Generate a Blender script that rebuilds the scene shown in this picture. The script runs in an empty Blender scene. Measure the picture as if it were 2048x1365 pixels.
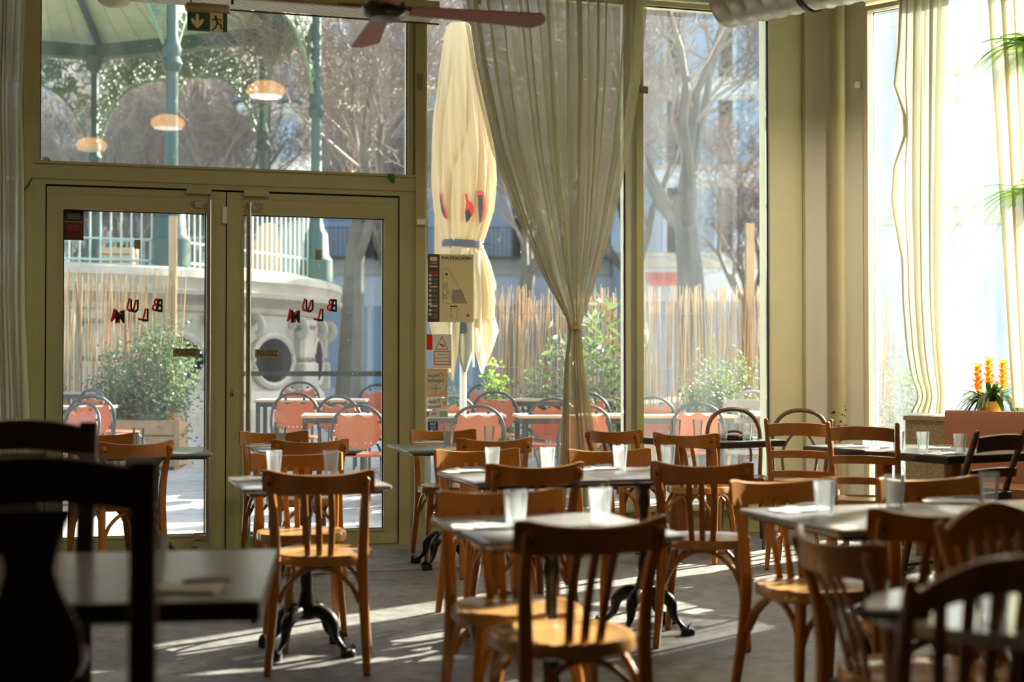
import bpy, math, random
from mathutils import Vector, Matrix, noise
from mathutils.geometry import tessellate_polygon
PI = math.pi
R = math.radians
scene = bpy.context.scene
C = scene.collection
# ------------------------------------------------------------------ camera, world, sun, exposure
CAMZ, FPX, PITCH = 1.2, 50 / 36 * 2048, math.atan(52.5 / (50 / 36 * 2048))
cam = bpy.data.cameras.new('camera'); camo = bpy.data.objects.new('camera', cam); C.objects.link(camo)
cam.lens = 50; cam.sensor_width = 36; cam.clip_end = 300
camo.location = (0, 0, CAMZ); camo.rotation_euler = (PI / 2 + PITCH, 0, 0)
cam.dof.use_dof = True; cam.dof.focus_distance = 9.3; cam.dof.aperture_fstop = 2.0
scene.camera = camo
scene.view_settings.view_transform = 'Standard'; scene.view_settings.look = 'None'
scene.view_settings.gamma = 1; scene.view_settings.use_curve_mapping = False
scene.view_settings.exposure = 0.95
scene.cycles.transparent_max_bounces = 32
scene.cycles.max_bounces = 10
scene.cycles.diffuse_bounces = 5
scene.cycles.sample_clamp_indirect = 6
SUN_EL, SUN_AZ = R(25.5), R(45)
w = bpy.data.worlds.new('sky'); scene.world = w; w.use_nodes = True
nt = w.node_tree; bg = nt.nodes['Background']
sky = nt.nodes.new('ShaderNodeTexSky'); sky.sky_type = 'NISHITA'; sky.sun_disc = False
sky.sun_elevation = SUN_EL; sky.sun_rotation = SUN_AZ; sky.dust_density = 3.0; sky.air_density = 1.2
nt.links.new(sky.outputs[0], bg.inputs[0]); bg.inputs[1].default_value = 0.38
sl = bpy.data.lights.new('sun', 'SUN'); sl.energy = 20.0; sl.angle = R(0.6); sl.color = (1, .93, .80)
so = bpy.data.objects.new('sun', sl); C.objects.link(so)
sdir = Vector((math.cos(SUN_EL) * math.sin(SUN_AZ), math.cos(SUN_EL) * math.cos(SUN_AZ), math.sin(SUN_EL)))
so.rotation_euler = sdir.to_track_quat('Z', 'Y').to_euler(); so.location = (12, 18, 14)

# ------------------------------------------------------------------ geometry helpers
def ray(px, py):
    a = (px - 1024) / FPX; b = (682.5 - py) / FPX
    return Vector((a, math.cos(PITCH) - b * math.sin(PITCH), math.sin(PITCH) + b * math.cos(PITCH)))
CAM = Vector((0, 0, CAMZ))
def on_z(px, py, z):
    r = ray(px, py); return CAM + r * ((z - CAMZ) / r.z)
def on_y(px, py, y):
    r = ray(px, py); return CAM + r * (y / r.y)
U = Vector((.9593, .2823, 0)); V = Vector((-.2823, .9593, 0)); W0 = Vector((-1.887, 9.35, 0)); WANG = math.atan2(.2823, .9593)
def wa(t, z, off=0): return W0 + U * t + V * off + Vector((0, 0, z))
def on_w(px, py, off=0):
    r = ray(px, py); k = ((W0 + V * off) - CAM).dot(V) / r.dot(V); p = CAM + r * k
    return (p - W0).dot(U), p.z
def tw(px, off=0): return on_w(px, 700, off)[0]
def zw(px, py, off=0): return on_w(px, py, off)[1]
def wmat(t, z, off=0, mirror=False):
    p = wa(t, z, off); m = Matrix(((U.x, 0, -V.x, p.x), (U.y, 0, -V.y, p.y), (0, 1, 0, p.z), (0, 0, 0, 1)))
    return m @ Matrix.Diagonal((-1, 1, 1, 1)) if mirror else m
B0 = Vector((2.60, 10.37, 0)); UB = Vector((.728, -.685, 0)).normalized(); NB = Vector((-UB.y, UB.x, 0)) * -1
if NB.y > 0: NB = -NB
def wb(s, z, inn=0): return B0 + UB * s + NB * inn + Vector((0, 0, z))
def zg(y):
    if y < 11.5: return 0.0
    return .05 * min(y - 11.5, 6) + .01 * max(0, y - 17.5)

class G:
    def __init__(s, M=None): s.v = []; s.f = []; s.mi = []; s.M = M
    def add(s, vs, fs, m=0, M=None):
        n = len(s.v)
        for p in vs:
            p = Vector(p)
            if M is not None: p = M @ p
            if s.M is not None: p = s.M @ p
            s.v.append(p[:])
        for f in fs: s.f.append(tuple(n + i for i in f)); s.mi.append(m)
        return s
    def box(s, a, b, m=0, M=None):
        x0, y0, z0 = [min(a[i], b[i]) for i in range(3)]; x1, y1, z1 = [max(a[i], b[i]) for i in range(3)]
        vs = [(x0,y0,z0),(x1,y0,z0),(x1,y1,z0),(x0,y1,z0),(x0,y0,z1),(x1,y0,z1),(x1,y1,z1),(x0,y1,z1)]
        return s.add(vs, [(0,3,2,1),(4,5,6,7),(0,1,5,4),(1,2,6,5),(2,3,7,6),(3,0,4,7)], m, M)
    def bbox(s, a, b, c=.004, m=0, M=None):      # box with chamfered edges
        x0, y0, z0 = [min(a[i], b[i]) for i in range(3)]; x1, y1, z1 = [max(a[i], b[i]) for i in range(3)]
        c = min(c, (x1-x0)/3, (y1-y0)/3, (z1-z0)/3)
        def ring(i, z): return [(x0+i+c,y0+i,z),(x1-i-c,y0+i,z),(x1-i,y0+i+c,z),(x1-i,y1-i-c,z),(x1-i-c,y1-i,z),(x0+i+c,y1-i,z),(x0+i,y1-i-c,z),(x0+i,y0+i+c,z)]
        vs = ring(c, z0) + ring(0, z0+c) + ring(0, z1-c) + ring(c, z1)
        fs = [tuple(range(7,-1,-1)), tuple(range(24,32))]
        for k in range(3):
            for i in range(8): fs.append((k*8+i, k*8+(i+1)%8, k*8+8+(i+1)%8, k*8+8+i))
        return s.add(vs, fs, m, M)
    def wbox(s, t0, t1, z0, z1, o0, o1, m=0):    # box in the frame of the glazed wall
        pts = [wa(t, z, o) for z in (z0, z1) for t, o in ((t0, o0), (t1, o0), (t1, o1), (t0, o1))]
        return s.add(pts, [(0,3,2,1),(4,5,6,7),(0,1,5,4),(1,2,6,5),(2,3,7,6),(3,0,4,7)], m)
    def bwbox(s, s0, s1, z0, z1, i0, i1, m=0):
        pts = [wb(t, z, o) for z in (z0, z1) for t, o in ((s0, i0), (s1, i0), (s1, i1), (s0, i1))]
        return s.add(pts, [(0,3,2,1),(4,5,6,7),(0,1,5,4),(1,2,6,5),(2,3,7,6),(3,0,4,7)], m)
    def sweep(s, pts, sec, up=(0, 0, 1), sc=None, closed=False, caps=True, m=0, M=None):
        pts = [Vector(p) for p in pts]; n = len(pts); k = len(sec); up = Vector(up); vs = []
        for i, p in enumerate(pts):
            a = pts[(i-1) % n] if (closed or i > 0) else p; b = pts[(i+1) % n] if (closed or i < n-1) else p
            d = (b - a).normalized(); x = up.cross(d)
            if x.length < 1e-4: x = Vector((1, 0, 0)).cross(d)
            x.normalize(); y = d.cross(x); q = sc[i] if sc else 1
            qx, qy = q if isinstance(q, tuple) else (q, q)
            for (u, v) in sec: vs.append(p + x * u * qx + y * v * qy)
        fs = []
        for i in range(n if closed else n-1):
            j = (i+1) % n
            for c in range(k): fs.append((i*k+c, i*k+(c+1) % k, j*k+(c+1) % k, j*k+c))
        if caps and not closed: fs.append(tuple(range(k-1, -1, -1))); fs.append(tuple((n-1)*k+c for c in range(k)))
        return s.add(vs, fs, m, M)
    def tube(s, pts, r, n=8, closed=False, m=0, M=None, up=(0, 0, 1)):
        sec = [(math.cos(2*PI*i/n), math.sin(2*PI*i/n)) for i in range(n)]
        sc = list(r) if isinstance(r, (list, tuple)) else [r] * len(pts)
        return s.sweep(pts, sec, up, sc, closed, True, m, M)
    def lathe(s, prof, n=24, c=(0, 0, 0), m=0, M=None, a0=0, a1=2*PI):
        vs = []; full = abs(a1 - a0 - 2*PI) < 1e-5; N = n if full else n + 1
        for (r, z) in prof:
            for i in range(N):
                a = a0 + (a1 - a0) * i / n; vs.append((c[0] + r*math.cos(a), c[1] + r*math.sin(a), c[2] + z))
        fs = []
        for j in range(len(prof)-1):
            for i in range(n):
                i2 = (i+1) % N; fs.append((j*N+i, j*N+i2, (j+1)*N+i2, (j+1)*N+i))
        return s.add(vs, fs, m, M)
    def prism(s, outer, holes=(), th=.01, m=0, M=None):   # polygon in XY, thickness along +Z
        loops = [list(outer)] + [list(h) for h in holes]
        tris = tessellate_polygon([[Vector((x, y, 0)) for x, y in l] for l in loops])
        flat = [p for l in loops for p in l]; n = len(flat)
        vs = [(x, y, 0) for x, y in flat] + [(x, y, th) for x, y in flat]
        fs = [tuple(t[::-1]) for t in tris] + [tuple(i+n for i in t) for t in tris]; o = 0
        for l in loops:
            L = len(l)
            for i in range(L): fs.append((o+i, o+(i+1) % L, o+(i+1) % L+n, o+i+n))
            o += L
        return s.add(vs, fs, m, M)
    def layers(s, outline, rows, m=0, M=None, capb=True):    # stacked scaled copies of an outline: rows=[(scale,z)]
        n = len(outline); vs = []
        for (k, z) in rows: vs += [(x*k, y*k, z) for x, y in outline]
        fs = [tuple(range(n-1, -1, -1))] if capb else []
        for j in range(len(rows)-1):
            for i in range(n): fs.append((j*n+i, j*n+(i+1) % n, (j+1)*n+(i+1) % n, (j+1)*n+i))
        fs.append(tuple((len(rows)-1)*n+i for i in range(n)))
        return s.add(vs, fs, m, M)
    def build(s, name, mat, parent=None, smooth=True, fixn=False):
        me = bpy.data.meshes.new(name); me.from_pydata(s.v, [], s.f)
        for mm in (mat if isinstance(mat, (list, tuple)) else [mat]): me.materials.append(mm)
        if any(s.mi): me.polygons.foreach_set('material_index', s.mi)
        me.update()
        if smooth: me.shade_smooth(); me.set_sharp_from_angle(angle=R(38))
        o = bpy.data.objects.new(name, me); C.objects.link(o)
        if parent is not None: o.parent = parent
        return o
def tag(o, label, cat, group=None, kind=None):
    if label: o['label'] = label
    if cat: o['category'] = cat
    if group: o['group'] = group
    if kind: o['kind'] = kind
    return o
def thing(name, label, cat, loc=(0, 0, 0), rz=0, group=None):
    o = bpy.data.objects.new(name, None); C.objects.link(o); o.location = loc; o.rotation_euler = (0, 0, rz)
    o.empty_display_size = .1
    return tag(o, label, cat, group)
def struct(name, parent=None, loc=(0, 0, 0)):
    o = bpy.data.objects.new(name, None); C.objects.link(o); o.location = loc; o['kind'] = 'structure'; return o
def dup(root, loc, rz, label, group=None):
    r = root.copy(); C.objects.link(r); r.location = loc; r.rotation_euler = (0, 0, rz); r['label'] = label
    if group: r['group'] = group
    for ch in list(root.children):
        c = ch.copy(); C.objects.link(c); c.parent = r
        for g in list(ch.children):
            d = g.copy(); C.objects.link(d); d.parent = c
    return r
def text(name, body, size, M, mat, parent, bold=0, ax='CENTER', depth=.0003, label=None, sx=1, sy=1):
    cu = bpy.data.curves.new('t', 'FONT'); cu.body = body; cu.size = size; cu.align_x = ax; cu.align_y = 'CENTER'
    cu.extrude = depth; cu.offset = bold; cu.resolution_u = 3
    t = bpy.data.objects.new('t', cu); C.objects.link(t)
    bpy.context.view_layer.update()
    me = bpy.data.meshes.new_from_object(t.evaluated_get(bpy.context.evaluated_depsgraph_get()))
    C.objects.unlink(t); bpy.data.objects.remove(t)
    me.transform(M @ Matrix.Diagonal((sx, sy, 1, 1))); me.materials.clear(); me.materials.append(mat)
    o = bpy.data.objects.new(name, me); C.objects.link(o)
    if parent is not None: o.parent = parent
    if label: o['label'] = label
    return o
def lerp(tab, x):
    if x <= tab[0][0]: return tab[0][1]
    for (a, b), (c, d) in zip(tab, tab[1:]):
        if x <= c: return b + (d - b) * (x - a) / (c - a)
    return tab[-1][1]
def T(x, y, z=0): return Matrix.Translation((x, y, z))
def RZ(a): return Matrix.Rotation(a, 4, 'Z')

# ------------------------------------------------------------------ materials
MATS = {}
def mat(name, col, rough=.5, metal=0, var=0, vscale=8, col2=None, bump=0, bscale=40, spec=.5, coat=0, stretch=None, sheen=0):
    m = bpy.data.materials.new(name); m.use_nodes = True; n = m.node_tree.nodes; l = m.node_tree.links
    b = n['Principled BSDF']; b.inputs['Base Color'].default_value = (*col, 1); b.inputs['Roughness'].default_value = rough
    b.inputs['Metallic'].default_value = metal; b.inputs['Specular IOR Level'].default_value = spec
    if coat: b.inputs['Coat Weight'].default_value = coat; b.inputs['Coat Roughness'].default_value = .12
    if sheen: b.inputs['Sheen Weight'].default_value = sheen
    co = None
    if var or bump:
        tc = n.new('ShaderNodeTexCoord'); co = tc.outputs['Object']
        if stretch:
            mp = n.new('ShaderNodeMapping'); mp.inputs['Scale'].default_value = stretch; l.new(co, mp.inputs['Vector']); co = mp.outputs[0]
    if var:
        t = n.new('ShaderNodeTexNoise'); t.inputs['Scale'].default_value = vscale; t.inputs['Detail'].default_value = 6
        t.inputs['Roughness'].default_value = .65; l.new(co, t.inputs['Vector'])
        rp = n.new('ShaderNodeValToRGB'); rp.color_ramp.elements[0].position = .32; rp.color_ramp.elements[1].position = .7
        c2 = col2 or tuple(c * (1 - var) for c in col)
        rp.color_ramp.elements[0].color = (*c2, 1); rp.color_ramp.elements[1].color = (*col, 1)
        l.new(t.outputs[0], rp.inputs[0]); l.new(rp.outputs[0], b.inputs['Base Color'])
    if bump:
        t2 = n.new('ShaderNodeTexNoise'); t2.inputs['Scale'].default_value = bscale; t2.inputs['Detail'].default_value = 4
        l.new(co, t2.inputs['Vector']); bp = n.new('ShaderNodeBump'); bp.inputs['Strength'].default_value = bump
        bp.inputs['Distance'].default_value = .01; l.new(t2.outputs[0], bp.inputs['Height']); l.new(bp.outputs[0], b.inputs['Normal'])
    MATS[name] = m; return m
def glassmat(name, dirt=.04, streak=.0, refl=1.0, tint=(.97, 1, .99)):
    m = bpy.data.materials.new(name); m.use_nodes = True; n = m.node_tree.nodes; l = m.node_tree.links
    n.remove(n['Principled BSDF']); out = n['Material Output']
    tr = n.new('ShaderNodeBsdfTransparent'); tr.inputs[0].default_value = (*tint, 1)
    gl = n.new('ShaderNodeBsdfGlossy'); gl.inputs['Roughness'].default_value = .02; gl.inputs['Color'].default_value = (refl, refl, refl, 1)
    fr = n.new('ShaderNodeFresnel'); fr.inputs[0].default_value = 1.35
    mx = n.new('ShaderNodeMixShader'); l.new(fr.outputs[0], mx.inputs[0]); l.new(tr.outputs[0], mx.inputs[1]); l.new(gl.outputs[0], mx.inputs[2])
    tl = n.new('ShaderNodeBsdfTranslucent'); tl.inputs[0].default_value = (.85, .93, .95, 1)
    df = n.new('ShaderNodeBsdfDiffuse'); df.inputs[0].default_value = (.8, .82, .8, 1)
    md = n.new('ShaderNodeMixShader'); md.inputs[0].default_value = .3; l.new(tl.outputs[0], md.inputs[1]); l.new(df.outputs[0], md.inputs[2])
    m2 = n.new('ShaderNodeMixShader'); l.new(mx.outputs[0], m2.inputs[1]); l.new(md.outputs[0], m2.inputs[2])
    tc = n.new('ShaderNodeTexCoord'); mp = n.new('ShaderNodeMapping'); mp.inputs['Scale'].default_value = (3, 3, .5); l.new(tc.outputs['Object'], mp.inputs[0])
    t = n.new('ShaderNodeTexNoise'); t.inputs['Scale'].default_value = 2.5; t.inputs['Detail'].default_value = 5; l.new(mp.outputs[0], t.inputs['Vector'])
    t3 = n.new('ShaderNodeTexNoise'); t3.inputs['Scale'].default_value = 90; t3.inputs['Detail'].default_value = 2; l.new(tc.outputs['Object'], t3.inputs['Vector'])
    r = n.new('ShaderNodeMapRange'); r.inputs['From Min'].default_value = .3; r.inputs['From Max'].default_value = .7
    r.inputs['To Min'].default_value = dirt * .6; r.inputs['To Max'].default_value = dirt * 1.4 + streak; l.new(t.outputs[0], r.inputs['Value'])
    r2 = n.new('ShaderNodeMapRange'); r2.inputs['From Min'].default_value = .72; r2.inputs['From Max'].default_value = .78
    r2.inputs['To Min'].default_value = 0; r2.inputs['To Max'].default_value = .2; l.new(t3.outputs[0], r2.inputs['Value'])
    ad = n.new('ShaderNodeMath'); ad.operation = 'ADD'; l.new(r.outputs[0], ad.inputs[0]); l.new(r2.outputs[0], ad.inputs[1])
    l.new(ad.outputs[0], m2.inputs[0]); l.new(m2.outputs[0], out.inputs[0]); return m
def clothmat(name, col, transp=.1, transl=.5, bumpy=True):
    m = bpy.data.materials.new(name); m.use_nodes = True; n = m.node_tree.nodes; l = m.node_tree.links
    n.remove(n['Principled BSDF']); out = n['Material Output']
    d = n.new('ShaderNodeBsdfDiffuse'); d.inputs[0].default_value = (*col, 1)
    t = n.new('ShaderNodeBsdfTranslucent'); t.inputs[0].default_value = (*col, 1)
    p = n.new('ShaderNodeBsdfTransparent')
    a = n.new('ShaderNodeMixShader'); a.inputs[0].default_value = transl; l.new(d.outputs[0], a.inputs[1]); l.new(t.outputs[0], a.inputs[2])
    b = n.new('ShaderNodeMixShader'); l.new(a.outputs[0], b.inputs[1]); l.new(p.outputs[0], b.inputs[2])
    # woven cloth lets less light straight through where it is seen edge-on
    lw = n.new('ShaderNodeLayerWeight'); lw.inputs[0].default_value = .35
    r = n.new('ShaderNodeMapRange'); r.inputs['To Min'].default_value = transp; r.inputs['To Max'].default_value = 0
    l.new(lw.outputs['Facing'], r.inputs['Value']); l.new(r.outputs[0], b.inputs[0])
    l.new(b.outputs[0], out.inputs[0]); return m
def emis(name, col, s):
    m = bpy.data.materials.new(name); m.use_nodes = True; b = m.node_tree.nodes['Principled BSDF']
    b.inputs['Base Color'].default_value = (*col, 1); b.inputs['Emission Color'].default_value = (*col, 1); b.inputs['Emission Strength'].default_value = s
    return m
def leafmat(name, col, tl=.4):
    m = bpy.data.materials.new(name); m.use_nodes = True; n = m.node_tree.nodes; l = m.node_tree.links
    b = n['Principled BSDF']; b.inputs['Base Color'].default_value = (*col, 1); b.inputs['Roughness'].default_value = .4
    t = n.new('ShaderNodeBsdfTranslucent'); t.inputs[0].default_value = (col[0]*1.6, col[1]*1.7, col[2], 1)
    x = n.new('ShaderNodeMixShader'); x.inputs[0].default_value = tl; l.new(b.outputs[0], x.inputs[1]); l.new(t.outputs[0], x.inputs[2])
    l.new(x.outputs[0], n['Material Output'].inputs[0]); return m
CREAM = mat('cream_paint', (.47, .475, .25), .45, var=.12, vscale=3, bump=.05, bscale=30)
CREAM_L = mat('pale_cream_paint', (.74, .72, .52), .55, var=.08, vscale=4, bump=.04)
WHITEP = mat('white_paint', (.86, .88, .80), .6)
BEECH = mat('varnished_beech', (.44, .165, .014), .34, var=.35, vscale=5, stretch=(1, 1, .25), coat=.25)
BROWNW = mat('grey_brown_bentwood', (.17, .085, .04), .28, var=.3, vscale=6, coat=.4)
BEECH_D = mat('brown_varnished_wood', (.42, .16, .022), .32, var=.4, vscale=6, stretch=(1, 1, .3), coat=.3)
WALNUT = mat('dark_stained_wood', (.075, .032, .014), .3, var=.4, vscale=6, stretch=(1, 1, .3), coat=.3)
RUSTIC = mat('dark_rustic_wood', (.05, .025, .012), .4, var=.4, vscale=6)
SEATM = mat('worn_seat_wood', (.52, .27, .09), .22, var=.3, vscale=6, coat=.4)
LAMIN = mat('grey_brown_laminate', (.25, .235, .23), .22, var=.25, vscale=14, stretch=(1, 6, 1), spec=.6)
LAMINB = mat('slate_blue_laminate', (.27, .34, .33), .14, var=.3, vscale=5, spec=.7)
DARKTOP = mat('black_table_edge', (.018, .016, .016), .3)
MARBLE = mat('white_marble', (.90, .91, .92), .2, var=.05, vscale=4, coat=.5)
IRON = mat('black_cast_iron', (.02, .021, .02), .32, metal=.3, bump=.15, bscale=60)
STEEL = mat('brushed_steel', (.62, .60, .55), .25, metal=1)
GALV = mat('galvanised_steel', (.55, .57, .52), .35, metal=.85, var=.25, vscale=10)
BLACK = mat('black_plastic', (.012, .012, .012), .4)
GREY = mat('grey_plastic', (.25, .25, .22), .5)
RUBBER = mat('black_gasket', (.012, .010, .012), .7)
GREENL = mat('green_iron_paint', (.028, .075, .060), .45)
GREENP = mat('pale_green_iron_paint', (.42, .52, .46), .5)
GREENB = mat('light_green_roof_boards', (.62, .68, .42), .6, var=.15, vscale=6)
STONE = mat('cream_limestone', (.52, .46, .36), .85, var=.3, vscale=2.5, bump=.5, bscale=14)
ORANGE = mat('terracotta_plastic', (.42, .095, .035), .4)
TUBEB = mat('dark_blue_grey_tube', (.035, .045, .055), .35, metal=.4)
TEAK = mat('pale_weathered_tabletop', (.42, .33, .23), .5, var=.15, vscale=6)
PINE = mat('raw_pine', (.52, .34, .18), .6, var=.2, vscale=5)
PLANTERW = mat('planter_planks', (.38, .24, .13), .7, var=.3, vscale=5)
NAPKIN = mat('white_paper', (.78, .78, .76), .8)
RED = mat('red_print', (.72, .02, .02), .5)
INK = mat('black_print', (.01, .01, .012), .5)
REDV = mat('red_vinyl', (.75, .02, .02), .45)
SIGNB = mat('brown_sign', (.34, .28, .18), .4)
CREAMCLOTH = clothmat('cream_canvas', (.66, .54, .34), 0, .30)
CURTL = clothmat('heavy_white_voile', (.60, .585, .48), .07, .15)
CURT = clothmat('sand_curtain_voile', (.62, .57, .36), .42, .42)
VOILE = clothmat('thin_white_voile', (.80, .79, .72), .80, .6)
CURTW = clothmat('white_curtain_voile', (.62, .60, .47), .12, .38)
GLASS = glassmat('window_glass', .012)
GLASSD = glassmat('dusty_window_glass', .03, .02)
GLASSB = glassmat('bright_dusty_window_glass', .022, .01)
TUMBLER = glassmat('tumbler_glass', .065, .03, 1.0, (.97, .98, .98))
BARKA = mat('plane_tree_bark', (.19, .165, .135), .85, var=.35, vscale=3, bump=.3, bscale=12)
TWIG = mat('twig_bark', (.34, .265, .21), .8, var=.3, vscale=2)
OLEAF = leafmat('grey_green_leaf', (.11, .155, .085), .25)
BLEAF = leafmat('box_green_leaf', (.16, .26, .04), .4)
DLEAF = leafmat('dark_shrub_leaf', (.05, .10, .045), .25)
FERN = leafmat('fern_green', (.16, .32, .05), .5)
BROM = leafmat('bromeliad_green', (.035, .10, .02), .2)
FLOWER = leafmat('orange_bract', (.75, .22, .02), .35)
YPOT = mat('yellow_ceramic', (.72, .42, .02), .3)
LEATHER = mat('rose_brown_leatherette', (.36, .15, .085), .5, var=.1, vscale=5)
TERRAZZO = mat('peeling_terrazzo', (.40, .34, .20), .8, var=.5, vscale=50, bump=.3, bscale=60)
LAMPW = 30
# ------------------------------------------------------------------ the room shell
def matnodes(m): return m.node_tree.nodes, m.node_tree.links, m.node_tree.nodes['Principled BSDF']
def floor_mat():
    m = mat('worn_concrete_floor', (.20, .19, .17), .55, bump=.25, bscale=25); n, l, b = matnodes(m)
    tc = n.new('ShaderNodeTexCoord')
    a = n.new('ShaderNodeTexNoise'); a.inputs['Scale'].default_value = 1.6; a.inputs['Detail'].default_value = 8; a.inputs['Roughness'].default_value = .7
    c = n.new('ShaderNodeTexNoise'); c.inputs['Scale'].default_value = 14; c.inputs['Detail'].default_value = 6
    l.new(tc.outputs['Object'], a.inputs[0]); l.new(tc.outputs['Object'], c.inputs[0])
    mx = n.new('ShaderNodeMath'); mx.operation = 'ADD'; l.new(a.outputs[0], mx.inputs[0]); l.new(c.outputs[0], mx.inputs[1])
    r = n.new('ShaderNodeValToRGB'); r.color_ramp.elements[0].position = .36; r.color_ramp.elements[0].color = (.07, .064, .058, 1)
    r.color_ramp.elements[1].position = .64; r.color_ramp.elements[1].color = (.215, .205, .185, 1)
    h = n.new('ShaderNodeMath'); h.operation = 'MULTIPLY'; h.inputs[1].default_value = .5; l.new(mx.outputs[0], h.inputs[0])
    l.new(h.outputs[0], r.inputs[0]); l.new(r.outputs[0], b.inputs['Base Color']); return m
def tile_mat(name, c1, c2, mort, sx, sy, ang, msize=.012, rough=.6):
    m = mat(name, c1, rough, bump=.15, bscale=20); n, l, b = matnodes(m)
    tc = n.new('ShaderNodeTexCoord'); mp = n.new('ShaderNodeMapping'); mp.inputs['Rotation'].default_value = (0, 0, ang)
    l.new(tc.outputs['Object'], mp.inputs[0])
    br = n.new('ShaderNodeTexBrick'); br.offset = .5; br.inputs['Scale'].default_value = 1; br.inputs['Brick Width'].default_value = sx; br.inputs['Row Height'].default_value = sy
    br.inputs['Mortar Size'].default_value = msize; br.inputs['Color1'].default_value = (*c1, 1); br.inputs['Color2'].default_value = (*c2, 1); br.inputs['Mortar'].default_value = (*mort, 1)
    l.new(mp.outputs[0], br.inputs[0])
    no = n.new('ShaderNodeTexNoise'); no.inputs['Scale'].default_value = 9; no.inputs['Detail'].default_value = 6; l.new(tc.outputs['Object'], no.inputs[0])
    r = n.new('ShaderNodeMapRange'); r.inputs['To Min'].default_value = .6; r.inputs['To Max'].default_value = 1.25; l.new(no.outputs[0], r.inputs[0])
    mm = n.new('ShaderNodeMix'); mm.data_type = 'RGBA'; mm.blend_type = 'MULTIPLY'; mm.inputs[0].default_value = 1
    l.new(br.outputs[0], mm.inputs[6]); l.new(r.outputs[0], mm.inputs[7]); l.new(mm.outputs[2], b.inputs['Base Color']); return m
WALLC = mat('olive_cream_wall', (.60, .56, .38), .7, var=.1, vscale=2)
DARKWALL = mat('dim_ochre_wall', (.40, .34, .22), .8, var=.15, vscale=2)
PL = W0 + U * -2.9
poly = [PL, wa(3.934, 0), wa(4.21, 0), Vector((2.42, 10.55, 0)), B0, wb(6, 0), Vector((wb(6, 0).x, -3, 0)), Vector((PL.x, -3, 0))]
def slab(name, pts, z0, z1, m):
    g = G(); n = len(pts); g.add([(p.x, p.y, z0) for p in pts] + [(p.x, p.y, z1) for p in pts],
        [tuple(range(n-1, -1, -1)), tuple(range(n, 2*n))] + [(i, (i+1) % n, (i+1) % n+n, i+n) for i in range(n)])
    o = g.build(name, m, None, False); o['kind'] = 'structure'; return o
ppo = [PL + V*.12, wa(4.3, 0, .12), Vector((2.5, 10.75, 0)), B0 + NB*-.12, wb(6, 0, -.12), Vector((wb(6, 0).x+.1, -3.1, 0)), Vector((PL.x-.1, -3.1, 0))]
slab('floor', [p for p in ppo], -.12, 0, floor_mat())
CZ = 3.98
slab('ceiling', [p for p in ppo], CZ, CZ + .15, DARKWALL)
# stone tiles inside the entrance
g = G(); g.wbox(-2.8, 1.95, .0005, .004, -1.25, -.02)
o = g.build('floor', tile_mat('entrance_tiles', (.33, .31, .27), (.25, .235, .20), (.12, .11, .09), .34, .34, -WANG + R(45), .006)); o['kind'] = 'structure'
def wallbox(name, a, b, th, z0, z1, m):
    d = (b - a); n = Vector((-d.y, d.x, 0)).normalized() * th
    return slab(name, [a, b, b + n, a + n], z0, z1, m)
wallbox('wall_left', Vector((PL.x, -3, 0)), PL, .15, 0, CZ, DARKWALL)
wallbox('wall_right', wb(6, 0), Vector((wb(6, 0).x, -3, 0)), .15, 0, CZ, DARKWALL)
wallbox('wall_back', Vector((wb(6, 0).x, -3, 0)), Vector((PL.x, -3, 0)), .15, 0, CZ, DARKWALL)
# measured positions in the glazed wall
tA, tB = tw(45), tw(66); tD0, tDm, tD1 = tw(92, -.05), tw(452, -.05), tw(796, -.05); tP0, tP1 = tw(822), tw(850, -.085)
tG0, tG1 = tw(1250), tw(1289, -.095); tQ = tw(1537)
ZG = 3.78; zTr = zw(450, 339); zDt = zw(450, 386)
print('dims', tA, tB, tD0, tDm, tD1, tP0, tP1, tG0, tG1, tQ, zTr, zDt)
# header and plinth of the glazed wall
g = G(); g.wbox(-2.9, 4.0, ZG + .09, CZ, -.06, .12); g.wbox(tP1 - .03, tQ, 0, .17, -.03, .14); g.wbox(-2.9, tA, 0, .17, -.03, .14)
g.build('wall_front', [CREAM])['kind'] = 'structure'
# corner pillar
cp = [wa(tQ, 0, -.03), wa(4.21, 0, -.03), wa(4.30, 0, .05), wa(4.3, 0, .14), wa(tQ, 0, .14)]
slab('wall_corner', cp, 0, CZ, CREAM_L)
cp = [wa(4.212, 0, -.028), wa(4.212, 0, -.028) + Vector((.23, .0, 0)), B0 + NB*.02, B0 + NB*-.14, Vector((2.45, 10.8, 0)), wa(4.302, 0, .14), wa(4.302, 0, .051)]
slab('wall_corner', cp, 0, CZ, WHITEP)  # coloured whiter than the pillar to stand in for window glow on this panel
g = G()
for zz in (0.0,): g.wbox(4.195, 4.215, 0, CZ - .01, -.045, -.01)
g.build('trim_1', CREAM)['kind'] = 'structure'
pp = on_y(1677, 735, 10.40)
t = thing('drain_pipe', 'round cream-painted vertical pipe running up the corner pillar with chipped paint low down', 'pipe', (pp.x, pp.y, 0))
g = G(); g.lathe([(.056, 0), (.056, CZ - .01)], 28); g.build('pipe', mat('chipped_cream_pipe', (.55, .50, .30), .4, var=.1, vscale=3), t)
g = G(); rnd = random.Random(4)
for k in range(26):
    a = R(rnd.uniform(200, 330)); z = .62 + rnd.random()**1.5 * .32; s = rnd.uniform(.004, .013); M = T(0, 0, z) @ RZ(a) @ T(.0562, 0, 0) @ Matrix.Rotation(PI/2, 4, 'Y')
    n = 7; g.prism([(s*rnd.uniform(.5, 1.3)*math.cos(2*PI*i/n)*.8, s*rnd.uniform(.5, 1.5)*math.sin(2*PI*i/n)) for i in range(n)], (), .0008, M=M)
g.build('paint_chip', INK, t)['label'] = 'black chips where the paint has flaked off'
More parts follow.
